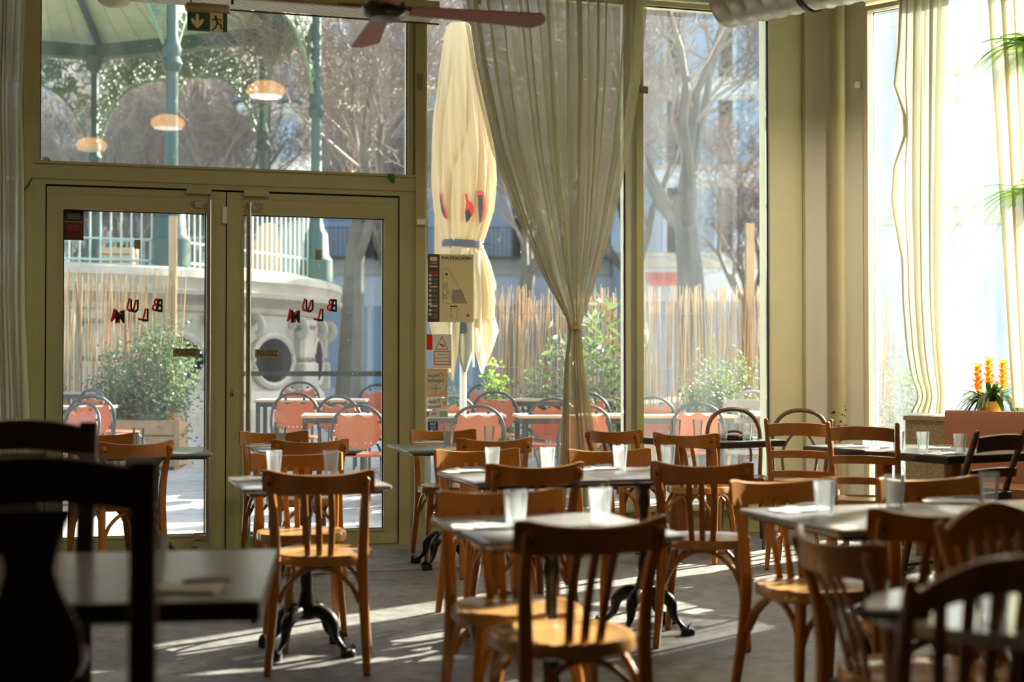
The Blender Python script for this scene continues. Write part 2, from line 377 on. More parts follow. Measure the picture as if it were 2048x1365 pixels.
# window B wall
g = G(); g.bwbox(0, 6, ZG + .09, CZ, -.12, .06); g.bwbox(1.75, 6, 0, 2.82, -.12, .06); g.bwbox(1.75, 2.28, 2.82, ZG + .09, -.12, .06); g.bwbox(2.98, 6, 2.82, ZG + .09, -.12, .06); g.bwbox(0, 1.75, 0, .22, -.12, .03)
g.build('wall_right', [WALLC])['kind'] = 'structure'

def window(name, t0, t1, z0, z1, frame, glass, off=0, fw=.05, box='wbox', dep=.06, posts=(), gl=.0, fl=None, label=None):
    r = struct(name); B = lambda g: getattr(g, box)
    g = G(); f0, f1 = off - dep, off + dep
    B(g)(t0, t1, z1 - fw, z1, f0, f1); B(g)(t0, t1, z0, z0 + fw, f0, f1); B(g)(t0, t0 + fw, z0 + fw, z1 - fw, f0, f1); B(g)(t1 - fw, t1, z0 + fw, z1 - fw, f0, f1)
    g.build('window_frame', frame, r, False)
    g = G(); k = .006; a, b, c, d = t0 + fw, t1 - fw, z0 + fw, z1 - fw
    for (x0, x1, y0, y1) in ((a, a+k, c, d), (b-k, b, c, d), (a, b, c, c+k), (a, b, d-k, d)): B(g)(x0, x1, y0, y1, off - dep*.55, off - dep*.35)
    g.build('gasket', RUBBER, r, False)
    g = G(); B(g)(a + .001, b - .001, c + .001, d - .001, off - .004, off + .004); g.build('glass_pane', glass, r, False)
    return r
window('window_1', tB, tP0, zTr - .05, ZG + .05, CREAM, GLASS, fw=.035)
window('window_2', tP1 - .012, tG0 + .02, .17, ZG + .05, CREAM_L, GLASS, fw=.03)
window('window_3', tG1 - .035, tQ + .02, .17, ZG + .05, CREAM_L, GLASSD, fw=.035)
window('window_4', -2.85, tA + .01, .17, ZG + .05, CREAM, GLASS, fw=.03)
r = window('window_5', -.0, 1.75, .22, ZG + .05, CREAM_L, GLASSB, fw=.035, box='bwbox')
window('window_6', 2.28, 2.98, 2.82, ZG + .05, CREAM_L, GLASS, fw=.03, box='bwbox')
# posts of the glazed wall
def post(name, t0, t1, z0, z1, o0, o1, m):
    g = G(); g.wbox(t0, t1, z0, z1, o0, o1); p = g.build(name, m, None, False); p['kind'] = 'structure'; return p
post('trim_2', tA, tB, 0, ZG + .09, -.085, .09, CREAM)
post('trim_3', tP0 + .012, tP1, 0, ZG + .09, -.085, .09, CREAM)
post('trim_4', tG0 + .055, tG1 - .005, .0, ZG + .09, -.095, .09, CREAM)
g = G(); g.wbox(tB, tP0 + .012, zDt + .045, zTr - .015, -.075, .09); g.wbox(tB, tP0 + .012, zTr - .015, zTr + .0, -.09, .09)
g.build('trim_5', CREAM, None, False)['kind'] = 'structure'
g = G(); fz = zDt + .05
g.wbox(tB, tD0 - .008, 0, fz, -.065, .09); g.wbox(tD1 + .008, tP0 + .012, 0, fz, -.065, .09); g.wbox(tD0 - .008, tD1 + .008, zDt + .012, fz, -.065, .09)
g.build('trim_6', CREAM, None, False)['kind'] = 'structure'
g = G(); g.wbox(tD0 - .008, tD1 + .008, 0.0, .012, -.05, .09); g.build('threshold', STEEL, None, False)['kind'] = 'structure'
bk = G(); bk.wbox(tD0 - .008, tD1 + .008, zDt + .0005, zDt + .0115, -.03, .07); bk.wbox(tDm - .0035, tDm + .0035, .013, zDt, -.035, .04)
bk.wbox(tD0 - .0078, tD0 - .001, .013, zDt, -.03, .05); bk.wbox(tD1 + .001, tD1 + .0078, .013, zDt, -.03, .05)
bk.build('gasket', RUBBER, None, False)['kind'] = 'structure'

# letters as mesh: mirrored word with a red offset copy behind
def blum(leaf, pxs):
    for ch, px, py, rot in pxs:
        t_, z_ = on_w(px, py, -.004)
        text('lettering', ch, .105, wmat(t_, z_, -.0064, True), INK, leaf, .0022, sx=.82, sy=1.12)
        text('lettering', ch, .105, wmat(t_ - .022, z_ + .004, -.0052, True) @ Matrix.Rotation(R(rot + 9), 4, 'Z'), REDV, leaf, .0022, sx=.82, sy=1.12)
def leaf(name, t0, t1, st0, st1, zb, zt, hinge_left):
    r = struct(name); o0, o1 = -.05, .03
    g = G(); g.wbox(t0, st0, .015, zDt, o0, o1); g.wbox(st1, t1, .015, zDt, o0, o1); g.wbox(st0, st1, .015, zb, o0, o1); g.wbox(st0, st1, zt, zDt, o0, o1)
    # glazing bead proud of the frame
    e = .012
    for (a, b, c, d) in ((st0 - e, st0, zb - e, zt + e), (st1, st1 + e, zb - e, zt + e), (st0, st1, zb - e, zb), (st0, st1, zt, zt + e)): g.wbox(a, b, c, d, o0 - .004, o0 + .001)
    g.wbox(t0 + .01, t1 - .01, zDt - .045, zDt - .042, o0 - .003, o0)
    g.build('leaf_frame', CREAM, r, False)
    g = G(); k = .006
    for (x0, x1, y0, y1) in ((st0, st0+k, zb, zt), (st1-k, st1, zb, zt), (st0, st1, zb, zb+k), (st0, st1, zt-k, zt)): g.wbox(x0, x1, y0, y1, -.02, -.01)
    g.build('gasket', RUBBER, r, False)
    g = G(); g.wbox(st0 + .001, st1 - .001, zb + .001, zt - .001, -.004, .004); g.build('glass_pane', GLASS, r, False)
    return r
zb1, zt1 = zw(260, 1073), zw(260, 424); zb2, zt2 = zw(630, 1061), zw(630, 435)
d1 = leaf('door_1', tD0, tDm - .004, tw(125, -.05), tw(410), zb1, zt1, True)
d2 = leaf('door_2', tDm + .004, tD1, tw(487, -.05), tw(765), zb2, zt2, False)
blum(d1, [('B', 319, 613, 0), ('U', 269, 614, 6), ('L', 292, 632, 4), ('M', 240, 635, 4)])
blum(d2, [('B', 668, 613, 0), ('U', 619, 614, 6), ('L', 642, 632, 4), ('M', 591, 635, 4)])
def handle(leaf, px, pyt, pyb):
    t_ = tw(px, -.10); z0, z1 = zw(px, pyb, -.1), zw(px, pyt, -.1)
    g = G(); g.tube([wa(t_, z0, -.105), wa(t_, z1, -.105)], .017, 16)
    g.build('push_bar', STEEL, leaf)
    for z in (z0 + .02, z1 - .05):
        s = 1 if px > 452 else -1
        g = G(); g.wbox(t_ + s*.015, t_ + s*.085, z, z + .04, -.065, -.05); g.tube([wa(t_ + s*.04, z + .02, -.06), wa(t_, z + .02, -.105)], .008, 8)
        g.build('bar_bracket', STEEL, leaf)
handle(d1, 417, 400, 1086); handle(d2, 497, 405, 1086)
for lf, px, py in ((d1, 464, 788), (d2, 464, 1500)):
    if py < 1400:
        t_, z_ = on_w(px, py, -.05); g = G(); n = 16
        g.prism([(.013*math.cos(2*PI*i/n), .030*math.sin(2*PI*i/n)) for i in range(n)], (), .004, M=wmat(t_, z_, -.05)); k = g.build('lock_plate', STEEL, d2)
        g = G(); g.wbox(t_ - .0035, t_ + .0035, z_ - .018, z_ + .004, -.0565, -.054); g.build('keyhole', INK, d2)
def push_sign(leaf, px0, py0, px1, py1, off=-.012):
    t0, z1 = on_w(px0, py0, off); t1, z0 = on_w(px1, py1, off)
    g = G(); g.wbox(t0, t1, z0, z1, -.016, -.0045); o = g.build('push_sign', SIGNB, leaf, False); o['label'] = 'brown POUSSEZ plate'
    text('sign_lettering', 'POUSSEZ', .050, wmat((t0+t1)/2, (z0+z1)/2, -.0165), INK, o, .0006, sx=.66)
push_sign(d1, 346, 697, 397, 714); push_sign(d2, 510, 699, 559, 716)
def plate(name, px0, py0, px1, py1, o0, o1, m, label=None, cat=None, parent=None):
    t0, z1 = on_w(px0, py0, o0); t1, z0 = on_w(px1, py1, o0)
    g = G(); g.wbox(t0, t1, z0, z1, o0, o1); o = g.build(name, m, parent, False)
    if label: tag(o, label, cat)
    return o, (t0, t1, z0, z1)
plate('door_bracket', 383, 402, 405, 414, -.058, -.05, GREY, parent=d1); plate('door_bracket', 506, 407, 526, 418, -.058, -.05, GREY, parent=d2)
plate('floor_bolt', 382, 1083, 398, 1094, -.06, -.05, STEEL, parent=d1)
for nm, a in (('upper', (373, 375, 423, 388)), ('lower', (488, 379, 538, 393))):
    plate('door_contact', *a, -.085, -.066, CREAM, 'cream door contact box screwed to the frame above the %s door leaf' % ('left' if nm == 'upper' else 'right'), 'door contact')
plate('door_sensor', 445, 414, 454, 447, -.075, -.051, WHITEP, 'small white sensor box at the top of the right door leaf', 'sensor')
plate('clip', 835, 148, 846, 163, -.10, -.086, GREY, 'upper metal clip high on the post beside the door', 'clip')
plate('clip', 835, 166, 846, 180, -.10, -.086, STEEL, 'lower metal clip just below its twin high on the post', 'clip')
plate('clip', 834, 438, 852, 450, -.11, -.086, WHITEP, 'white clip on the post left of the furled parasol', 'clip')
plate('clip', 1281, 172, 1296, 187, -.11, -.096, GREY, 'grey clip on the post right of the gathered curtain', 'clip')
pc = wb(-.0, 0, .05)
q = on_y(1716, 172, 10.38); g = G(); g.box((q.x - .03, q.y - .03, q.z - .02), (q.x + .015, q.y + .035, q.z + .025)); tag(g.build('clip', WHITEP, None, False), 'white clip on the pale panel right of the round pipe', 'clip')
t0, z0 = on_w(783, 348, -.092); g = G()
g.prism([(-.025, .0), (.022, .0), (.022, -.055), (.012, -.066), (.004, -.055), (-.012, -.045), (-.025, -.03)], (), .002, M=wmat(t0, z0, -.0905)); tag(g.build('tape_scrap', mat('green_tape', (.01, .17, .05), .5)), 'torn scrap of green tape on the beam above the right door', 'tape')
t0, z0 = on_w(52, 372, -.09); g = G(); g.prism([(-.02, -.04), (0, 0), (.035, .06), (.04, .05), (.02, .0), (.01, -.015)], (), .001, M=wmat(t0, z0, -.0865)); tag(g.build('tape_scrap', MATS['green_tape']), 'thin smear of green tape on the left post', 'tape')
g = G(); t0, z0 = on_w(93, 322, -.09)
rnd = random.Random(2)
for k in range(40):
    a, e = rnd.uniform(0, 2*PI), rnd.uniform(0, 1.3); d = Vector((math.cos(a)*math.cos(e), math.sin(a)*math.cos(e), math.sin(e))); p = wa(t0, zTr + .002, -.06)
    g.tube([p, p + d*.02, p + d*.033 + Vector((0, 0, -.004))], [.002, .003, .001], 4)
tag(g.build('dried_flower', mat('dried_petals', (.62, .58, .42), .8)), 'small dried white flower head on the transom ledge at far left', 'flower')

# stickers and posters on the glass
def sticker(name, px0, py0, px1, py1, m, label, cat='sticker', off=-.0048, th=.0012):
    t0, z1 = on_w(px0, py0, off); t1, z0 = on_w(px1, py1, off)
    r = thing(name, label, cat, wa((t0+t1)/2, (z0+z1)/2, off), WANG)
    w_, h_ = t1 - t0, z1 - z0
    M0 = Matrix(((1,0,0,0),(0,0,-1,0),(0,1,0,0),(0,0,0,1)))
    g = G(M0); g.box((-w_/2, -h_/2, 0), (w_/2, h_/2, th)); g.build('backing', m, r, False)
    return r, w_, h_, M0, th
def rect(r, M0, name, x0, y0, x1, y1, m, z=.0014, th=.0005):
    g = G(M0); g.box((x0, y0, z), (x1, y1, z + th)); return g.build(name, m, r, False)
def outline(r, M0, name, pts, wd, m, z=.0014):
    g = G(M0)
    for a, b in zip(pts, pts[1:]):
        a, b = Vector((*a, 0)), Vector((*b, 0)); d = (b-a).normalized(); nn = Vector((-d.y, d.x, 0))*wd/2; a -= d*wd/2; b += d*wd/2
        g.add([a-nn+Vector((0,0,z)), b-nn+Vector((0,0,z)), b+nn+Vector((0,0,z)), a+nn+Vector((0,0,z))] + [q + Vector((0,0,z+.0005)) for q in (a-nn, b-nn, b+nn, a+nn)], [(0,3,2,1),(4,5,6,7),(0,1,5,4),(1,2,6,5),(2,3,7,6),(3,0,4,7)])
    return g.build(name, m, r, False)
MIR = Matrix.Diagonal((-1, 1, 1, 1))
PAPER = clothmat('cream_poster', (.84, .80, .50), 0, .16); PAPERD = mat('brown_poster_band', (.09, .065, .05), .6); PW = clothmat('white_sticker', (.82, .82, .76), 0, .3)
GREYL = mat('grey_print', (.36, .36, .27), .6)
r, w_, h_, M0, th = sticker('evacuation_plan', 855, 508, 947, 645, PAPER, 'cream evacuation plan poster with dark left band taped to the glass', 'poster', -.0052)
rect(r, M0, 'side_band', -w_/2, -h_/2, -w_/2 + w_*.26, h_/2, PAPERD)
text('title', 'PLAN D\u2019\u00c9VACUATION', .027, M0 @ T(w_*.13, h_*.445, .0016), INK, r, .0009, sx=.78)
rect(r, M0, 'title_rule', w_*.0-.025, h_*.415, w_*.0 + .125, h_*.418, INK)
bx = -w_/2 + w_*.13
rect(r, M0, 'band_panel', bx - .025, h_*.395, bx + .025, h_*.455, PAPER, .0021)
text('band_heading', 'CONSIGNES', .010, M0 @ T(bx, h_*.365, .0021), PAPER, r, .0002)
for yy in (.30, .0, -.285): rect(r, M0, 'band_panel', bx - .028, h_*(yy + .008), bx + .028, h_*(yy + .028), PAPER, .0021)
rect(r, M0, 'red_heading', bx - .024, h_*.215, bx + .024, h_*.24, RED, .0021)
for yy in (.185, .125, .065, -.04, -.115, -.18, -.235, -.33, -.39, -.435):
    rect(r, M0, 'pictogram', bx - .033, h_*yy - .008, bx - .014, h_*yy + .008, PW if yy > -.43 else MATS['green_tape'], .0021)
    for k in range(3): rect(r, M0, 'band_text', bx - .008, h_*yy - .007 + k*.006, bx + .03 - .006*(k == 0), h_*yy - .005 + k*.006, GREYL, .0021)
px_ = -w_/2 + w_*.30
outline(r, M0, 'plan_outline', [(px_ + .01, -h_*.22), (px_ + .01, h_*.27), (px_ + .05, h_*.30), (w_*.36, -h_*.22), (px_ + .01, -h_*.22)], .0018, INK)
g = G(M0); g.prism([(px_ + .075, -h_*.215), (px_ + .075, -h_*.02), (px_ + .145, -h_*.02), (w_*.345, -h_*.215)], (), .0004, M=T(0, 0, .0014)); g.build('plan_area', GREYL, r, False)
rr = random.Random(8)
for k in range(9):
    a = px_ + .01 + rr.random()*.055; b = -h_*.21 + rr.random()*h_*.25
    outline(r, M0, 'plan_room', [(a, b), (a + .02, b), (a + .02, b + .02), (a, b + .02), (a, b)], .001, INK)
for (a, b, m) in ((px_+.025, .19, mat('blue_print', (.02, .04, .2), .5)), (px_+.062, .19, RED), (px_+.03, .05, RED), (px_+.08, .08, RED), (px_+.05, .02, mat('yellow_print', (.8, .6, .03), .5)), (px_+.012, -.09, RED)):
    rect(r, M0, 'plan_symbol', a, h_*b, a + (.02 if b == .19 and m is not RED else .006), h_*b + (.014 if b == .19 and m is not RED else .006), m, .002)
outline(r, M0, 'legend_box', [(-.002, -h_*.26), (.045, -h_*.26), (.045, -h_*.45), (-.002, -h_*.45), (-.002, -h_*.26)], .001, INK)
rect(r, M0, 'legend_heading', -.002, -h_*.275, .045, -h_*.26, INK, .0016)
for k in range(4): rect(r, M0, 'legend_symbol', .002, -h_*(.31 + .035*k), .008, -h_*(.295 + .035*k), (RED, RED, MATS['yellow_print'], MATS['green_tape'])[k])
g = G(M0); g.prism([(w_*.33, -h_*.42), (w_*.42, -h_*.42), (w_*.40, -h_*.385), (w_*.375, -h_*.37), (w_*.35, -h_*.39)], (), .0005, M=T(0, 0, .0014)); g.build('small_emblem', RED, r, False)
r, w_, h_, M0, th = sticker('sticker', 848, 669, 865, 700, REDV, 'plain red sticker at the left glass edge below the evacuation plan')
r, w_, h_, M0, th = sticker('sticker', 865.5, 669, 903, 737, PW, 'white video surveillance notice with a red triangle, reversed on the glass')
q = h_/2
outline(r, M0, 'warning_triangle', [(-.045, q*.12), (.04, q*.12), (-.002, q*.86), (-.045, q*.12)], .004, RED)
g = G(M0); g.prism([(-.018, q*.36), (.014, q*.24), (.018, q*.34), (-.014, q*.47)], (), .0005, M=T(0, 0, .0014)); g.build('camera_symbol', mat('brown_print', (.25, .12, .06), .5), r, False)
outline(r, M0, 'notice_border', [(-.055, -q*.02), (.055, -q*.02), (.055, -q*.78), (-.055, -q*.78), (-.055, -q*.02)], .004, RED)
for k, s in enumerate(('ATTENTION', 'CE SITE EST SOUS', 'VIDEOSURVEILLANCE')): text('notice_text', s, .0125, M0 @ T(0, -q*(.2 + .2*k), .0016) @ MIR, MATS['brown_print'], r, .0001)
ORG = clothmat('pale_orange_print', (.82, .60, .34), 0, .3); GREYT = mat('dark_grey_print', (.12, .11, .11), .6)
r, w_, h_, M0, th = sticker('sticker', 848, 738, 895, 794, ORG, 'square Ch\u00e8que D\u00e9jeuner sticker, reversed on the glass')
g = G(M0); n = 30; g.prism([(-.005 + w_*.47*math.cos(2*PI*i/n), w_*.47*math.sin(2*PI*i/n)) for i in range(n)], (), .0004, M=T(0, 0, .0014)); g.build('disc', PW, r, False)
text('sticker_text', 'Ch\u00e8que', .040, M0 @ T(.0, h_*.26, .002) @ MIR, GREYT, r, .0004, sx=.85); text('sticker_text', 'D\u00e9jeuner', .040, M0 @ T(0, h_*.08, .002) @ MIR, GREYT, r, .0004, sx=.80)
rect(r, M0, 'table_symbol', -.035, -h_*.22, .035, -h_*.20, MATS['brown_print'], .002); rect(r, M0, 'table_symbol', -.01, -h_*.20, .01, -h_*.05, ORG, .002); rect(r, M0, 'table_symbol', -.002, -h_*.36, .002, -h_*.22, MATS['brown_print'], .002)
r, w_, h_, M0, th = sticker('sticker', 848, 797, 895, 819, PW, 'white Ticket Restaurant sticker, reversed, under the square one')
text('sticker_text', 'Ticket', .036, M0 @ T(-.012, h_*.2, .0016) @ MIR, GREYT, r, .0005); text('sticker_text', 'Restaurant', .024, M0 @ T(-.012, -h_*.25, .0016) @ MIR, GREYT, r, .0003, sx=.9)
g = G(M0); g.prism([(.063 + .013*math.cos(2*PI*i/16), .004+.018*math.sin(2*PI*i/16)) for i in range(16)], (), .0004, M=T(0, 0, .0014)); g.build('orange_ball', ORG, r, False)
r, w_, h_, M0, th = sticker('sticker', 848, 822, 896, 835, PW, 'narrow strip of payment card logos, reversed on the glass')
rect(r, M0, 'card_logo', -w_*.48, -h_*.35, -w_*.28, h_*.35, GREYL); rect(r, M0, 'card_logo', w_*.15, -h_*.4, w_*.46, h_*.4, mat('aqua_print', (.35, .6, .6), .5))
text('card_text', 'VISA', .022, M0 @ T(-.015, 0, .0016) @ MIR, GREYT, r, .0004)
r, w_, h_, M0, th = sticker('sticker', 856, 844, 876, 861, mat('blue_sticker', (.02, .09, .38), .5), 'small blue AMEX card sticker, reversed, lowest on the glass')
text('sticker_text', 'AM', .030, M0 @ T(0, h_*.22, .0016) @ MIR, PW, r, .0006); text('sticker_text', 'EX', .030, M0 @ T(0, -h_*.25, .0016) @ MIR, PW, r, .0006)
r, w_, h_, M0, th = sticker('sticker', 127, 420, 167, 481, mat('dark_sticker', (.03, .03, .03), .5), 'dark opening notice with a red lower half at top left of the left door glass')
rect(r, M0, 'red_panel', -w_*.43, -h_*.42, w_*.43, h_*.08, mat('dark_red_print', (.12, .012, .012), .5))
rect(r, M0, 'rule', -w_*.45, h_*.10, w_*.45, h_*.12, GREYL)
for k in range(3): rect(r, M0, 'notice_line', -w_*.3, h_*(.36 - .07*k), w_*.3, h_*(.38 - .07*k), GREYL); rect(r, M0, 'notice_line', -w_*.3, h_*(-.02 - .07*k), w_*.28, h_*(.0 - .07*k), MATS['brown_print'], .002)
for (a, b, c, d, s) in ((269, 480, 281, 498, 'left'), (631, 500, 643, 520, 'right')):
    sticker('sticker', a, b, c, d, SIGNB, 'small plain brown-grey tag stuck in the middle of the %s door glass' % s)

# ------------------------------------------------------------------ curtains
def curtain(name, label, rows, nf, base, m, parentinfo=None, ncol=220, nrow=90, seed=1, amp2=.3, group=None, extra=None, hem=None):
    # rows: (z, s_left, s_right, depth amplitude); base(s, z, inn) gives a point in the wall frame
    rows = sorted(rows); z0, z1 = rows[0][0], rows[-1][0]; rnd = random.Random(seed)
    ph = [rnd.uniform(0, 6.28) for _ in range(6)]; g = G(); vs = []
    tl = [(q[0], q[1]) for q in rows]; tr = [(q[0], q[2]) for q in rows]; ta = [(q[0], q[3]) for q in rows]
    def smooth(tab, z):
        return (lerp(tab, z - .05) + lerp(tab, z) * 2 + lerp(tab, z + .05)) / 4
    for j in range(nrow + 1):
        z = z0 + (z1 - z0) * j / nrow; a, b, am = smooth(tl, z), smooth(tr, z), smooth(ta, z)
        for i in range(ncol + 1):
            u = i / ncol; w = u + .022 * math.sin(2*PI*u*3 + ph[0] + z*.5) + .012 * math.sin(2*PI*u*7 + ph[1])
            f = 2*PI*nf*w; s = a + (b - a) * u
            d = math.sin(f + .25*math.sin(z*1.7 + ph[2])) + amp2 * math.sin(f*.37 + ph[3] + z*.8) + .25*math.sin(f*2.3 + ph[4] - z*1.1)
            s += (b - a) / nf * .22 * math.sin(f*1.0 + 1.2 + .25*math.sin(z*.9))
            if hem: s += lerp(hem, z) * math.exp(-(u/.13)**2)
            ex = extra(u, z) if extra else 0
            vs.append(base(s, z, am * d * (.75 + .35*math.sin(2*PI*u*2.3 + ph[5])) + ex))
    fs = [(j*(ncol+1)+i, j*(ncol+1)+i+1, (j+1)*(ncol+1)+i+1, (j+1)*(ncol+1)+i) for j in range(nrow) for i in range(ncol)]
    g.add(vs, fs); me = g.build(name, m, None); return tag(me, label, 'curtain', group) if label else me
wbase = lambda off: (lambda s, z, a: wa(s, z, off + a))
def rowpx(lst, off): return [(zw((l + r) / 2, y, off), tw(l, off), tw(r, off), a) for (y, l, r, a) in lst]
rows = rowpx([(-120, 905, 1292, .075), (0, 926, 1290, .075), (150, 950, 1280, .07), (300, 985, 1258, .062), (450, 1042, 1226, .035), (550, 1085, 1196, .03), (610, 1118, 1176, .022), (640, 1134, 1164, .016), (657, 1139, 1161, .014),
    (672, 1137, 1164, .016), (720, 1130, 1168, .02), (800, 1126, 1180, .026), (900, 1122, 1196, .032), (1000, 1112, 1208, .038), (1018, 1108, 1210, .04)], -.22)
main = curtain('curtain', None, rows, 15, wbase(-.22), CURT, seed=5)
mc = thing('curtain', 'sand-coloured sheer curtain gathered with raffia at mid height beside the parasol', 'curtain', (0, 0, 0)); main.name = 'cloth'; main.parent = mc
main.data.name = 'cloth'
tc_, tz_ = on_w(1150, 656, -.22); g = G()
for k in range(4):
    dz = (k - 1.5) * .006; g.tube([wa(tc_ + .047*math.cos(a), tz_ + dz + .004*math.sin(a*3+k), -.22 + .030*math.sin(a)) for a in [2*PI*i/20 for i in range(20)]], .004, 6, True)
for k in (-1, 1): g.tube([wa(tc_ + .02, tz_, -.25), wa(tc_ + .03 + .01*k, tz_ - .03, -.258), wa(tc_ + .03 + .025*k, tz_ - .06, -.255)], .002, 5)
g.build('raffia_tie', mat('raffia', (.55, .36, .14), .8), mc)
rows = rowpx([(-120, -150, 50, .04), (0, -150, 46, .04), (200, -150, 40, .04), (350, -150, 44, .045), (600, -150, 46, .045), (850, -150, 58, .05), (1090, -150, 62, .05)], -.20)
curtain('curtain', 'pale sheer curtain hanging at the far left beside the door frame', rows, 16, wbase(-.17), CURTW, seed=9)
bbase = lambda inn: (lambda s, z, a: wb(s, z, inn + a))
def sB(px, inn=.12):     # position along the side wall for a pixel column
    k = (px - 1024) / FPX; p = B0 + NB*inn
    return (k*p.y - p.x) / (UB.x - k*UB.y)
def zB(px, py, inn=.12):
    s = sB(px, inn); return CAMZ + (735 - py) * wb(s, 0, inn).y / FPX
rows = [(zB(1830, y), sB(l), sB(r), a) for (y, l, r, a) in ((-120, 1806, 1905, .045), (0, 1804, 1902, .045), (240, 1802, 1896, .04), (420, 1802, 1892, .04), (600, 1808, 1888, .03), (700, 1816, 1892, .03), (760, 1826, 1896, .025), (790, 1842, 1896, .022), (808, 1835, 1896, .03), (826, 1822, 1896, .035))]
HEM = sorted((zB(1830, y), (x - x0)/FPX*9.9) for y, x, x0 in ((0, 1806, 1804), (90, 1800, 1803), (165, 1788, 1802), (225, 1814, 1802), (270, 1816, 1802), (330, 1788, 1802), (400, 1782, 1802), (520, 1806, 1804), (600, 1808, 1808), (850, 1826, 1826)))
curtain('curtain', 'white sheer curtain with a wavy hem, bunched onto the terrazzo ledge', rows, 6, bbase(.15), CURTL, seed=12, hem=HEM)
rows = [(zB(1930, y, .1), sB(l, .1), sB(r, .1), a) for (y, l, r, a) in ((-120, 1918, 1962, .012), (0, 1918, 1962, .012), (400, 1922, 1966, .012), (600, 1924, 1964, .012), (815, 1928, 1966, .012))]
curtain('curtain', 'glaring thin white voile between the bunched curtain and the ferns', rows, 4, bbase(.09), VOILE, seed=18)
rows = [(zB(2000, y, .3), sB(l, .3), sB(r, .3), a) for (y, l, r, a) in ((-120, 1985, 2190, .05), (0, 1992, 2190, .05), (300, 2008, 2190, .045), (560, 2022, 2190, .045), (815, 2036, 2190, .04))]
curtain('curtain', 'darker sand-coloured curtain at the far right edge in front of the ferns', rows, 9, bbase(.36), CURT, seed=15)
# ------------------------------------------------------------------ ledge, banquette, plants at the right
s0 = .50
g = G(); g.bwbox(s0, 4.5, 0, .84, .035, .40); g.bwbox(s0 - .01, 4.5, .84, .87, .032, .41)
tag(g.build('ledge', TERRAZZO, None, False), 'low terrazzo ledge with peeling cream paint under the right window', 'ledge')
g = G(); 
bq = thing('banquette', 'rose-brown upholstered banquette along the ledge at the right', 'bench', wb(2.2, 0, .75)); MQ = Matrix.Translation(-wb(2.2, 0, .75))
s1 = sB(1890, .5)
g = G(MQ)
prof = [(.455, .40), (.54, .40), (.51, .895), (.50, .915), (.47, .915), (.455, .90)]
vs = [wb(s, z, i) for s in (s1, 3.9) for (i, z) in prof]; n = len(prof)
g.add(vs, [tuple(range(n)), tuple(range(2*n-1, n-1, -1))] + [(i, i+n, (i+1) % n+n, (i+1) % n) for i in range(n)]); g.build('backrest', LEATHER, bq)
g = G(MQ); g.bwbox(s1, 3.9, .36, .46, .545, 1.0); g.build('seat', LEATHER, bq, False)
g = G(MQ); g.bwbox(s1 + .02, 3.88, 0, .355, .6, .95); g.build('base', TERRAZZO, bq, False)
def blade(g, base, dirv, L, wd, droop, seg=6, m=0, fold=.25, up0=1.0):
    d = Vector((dirv[0], dirv[1], 0)).normalized(); side = Vector((-d.y, d.x, 0)); vs = []
    for i in range(seg + 1):
        u = i / seg; hz = L * (u * (1 - .25*u)) * (1 - .4*up0*(1-u)); z = L * (up0*u - droop*u*u)
        p = Vector(base) + d*hz + Vector((0, 0, z)); ww = wd * math.sin(PI * (.12 + .88*u))**.7 if u < 1 else .0005
        vs += [p - side*ww + Vector((0, 0, fold*ww)), p, p + side*ww + Vector((0, 0, fold*ww))]
    fs = []
    for i in range(seg): fs += [(i*3, i*3+1, i*3+4, i*3+3), (i*3+1, i*3+2, i*3+5, i*3+4)]
    g.add(vs, fs, m)
pos = wb(sB(1980, .22), .872, .22)
bp = thing('bromeliad', 'potted bromeliad with three orange flower heads in a yellow pot on the ledge', 'potted plant', pos)
rnd = random.Random(21)
g = G(); g.lathe([(.0, .0), (.062, .0), (.075, .01), (.086, .085), (.089, .10), (.083, .10), (.078, .085), (0, .085)], 28); g.build('pot', YPOT, bp)
g = G()
for k in range(64):
    a = rnd.uniform(0, 2*PI); blade(g, (.02*math.cos(a), .02*math.sin(a), .085), (math.cos(a), math.sin(a)), rnd.uniform(.18, .33), .017, rnd.uniform(.5, 1.35), 8, up0=rnd.uniform(.7, 1.15))
g.build('leaves', BROM, bp)
for (dx, hh) in ((-.085, .285), (-.01, .325), (.085, .31)):
    g = G(); g.tube([(dx*.3, 0, .085), (dx, 0, hh - .1)], .006, 6)
    for j in range(34):
        a = j*2.4; z = hh - .14 + .19*j/34; blade(g, (dx, 0, z), (math.cos(a), math.sin(a)), .085*(1 - .35*j/34), .016, .25, 4, up0=.8)
    g.build('flower_head', FLOWER, bp)
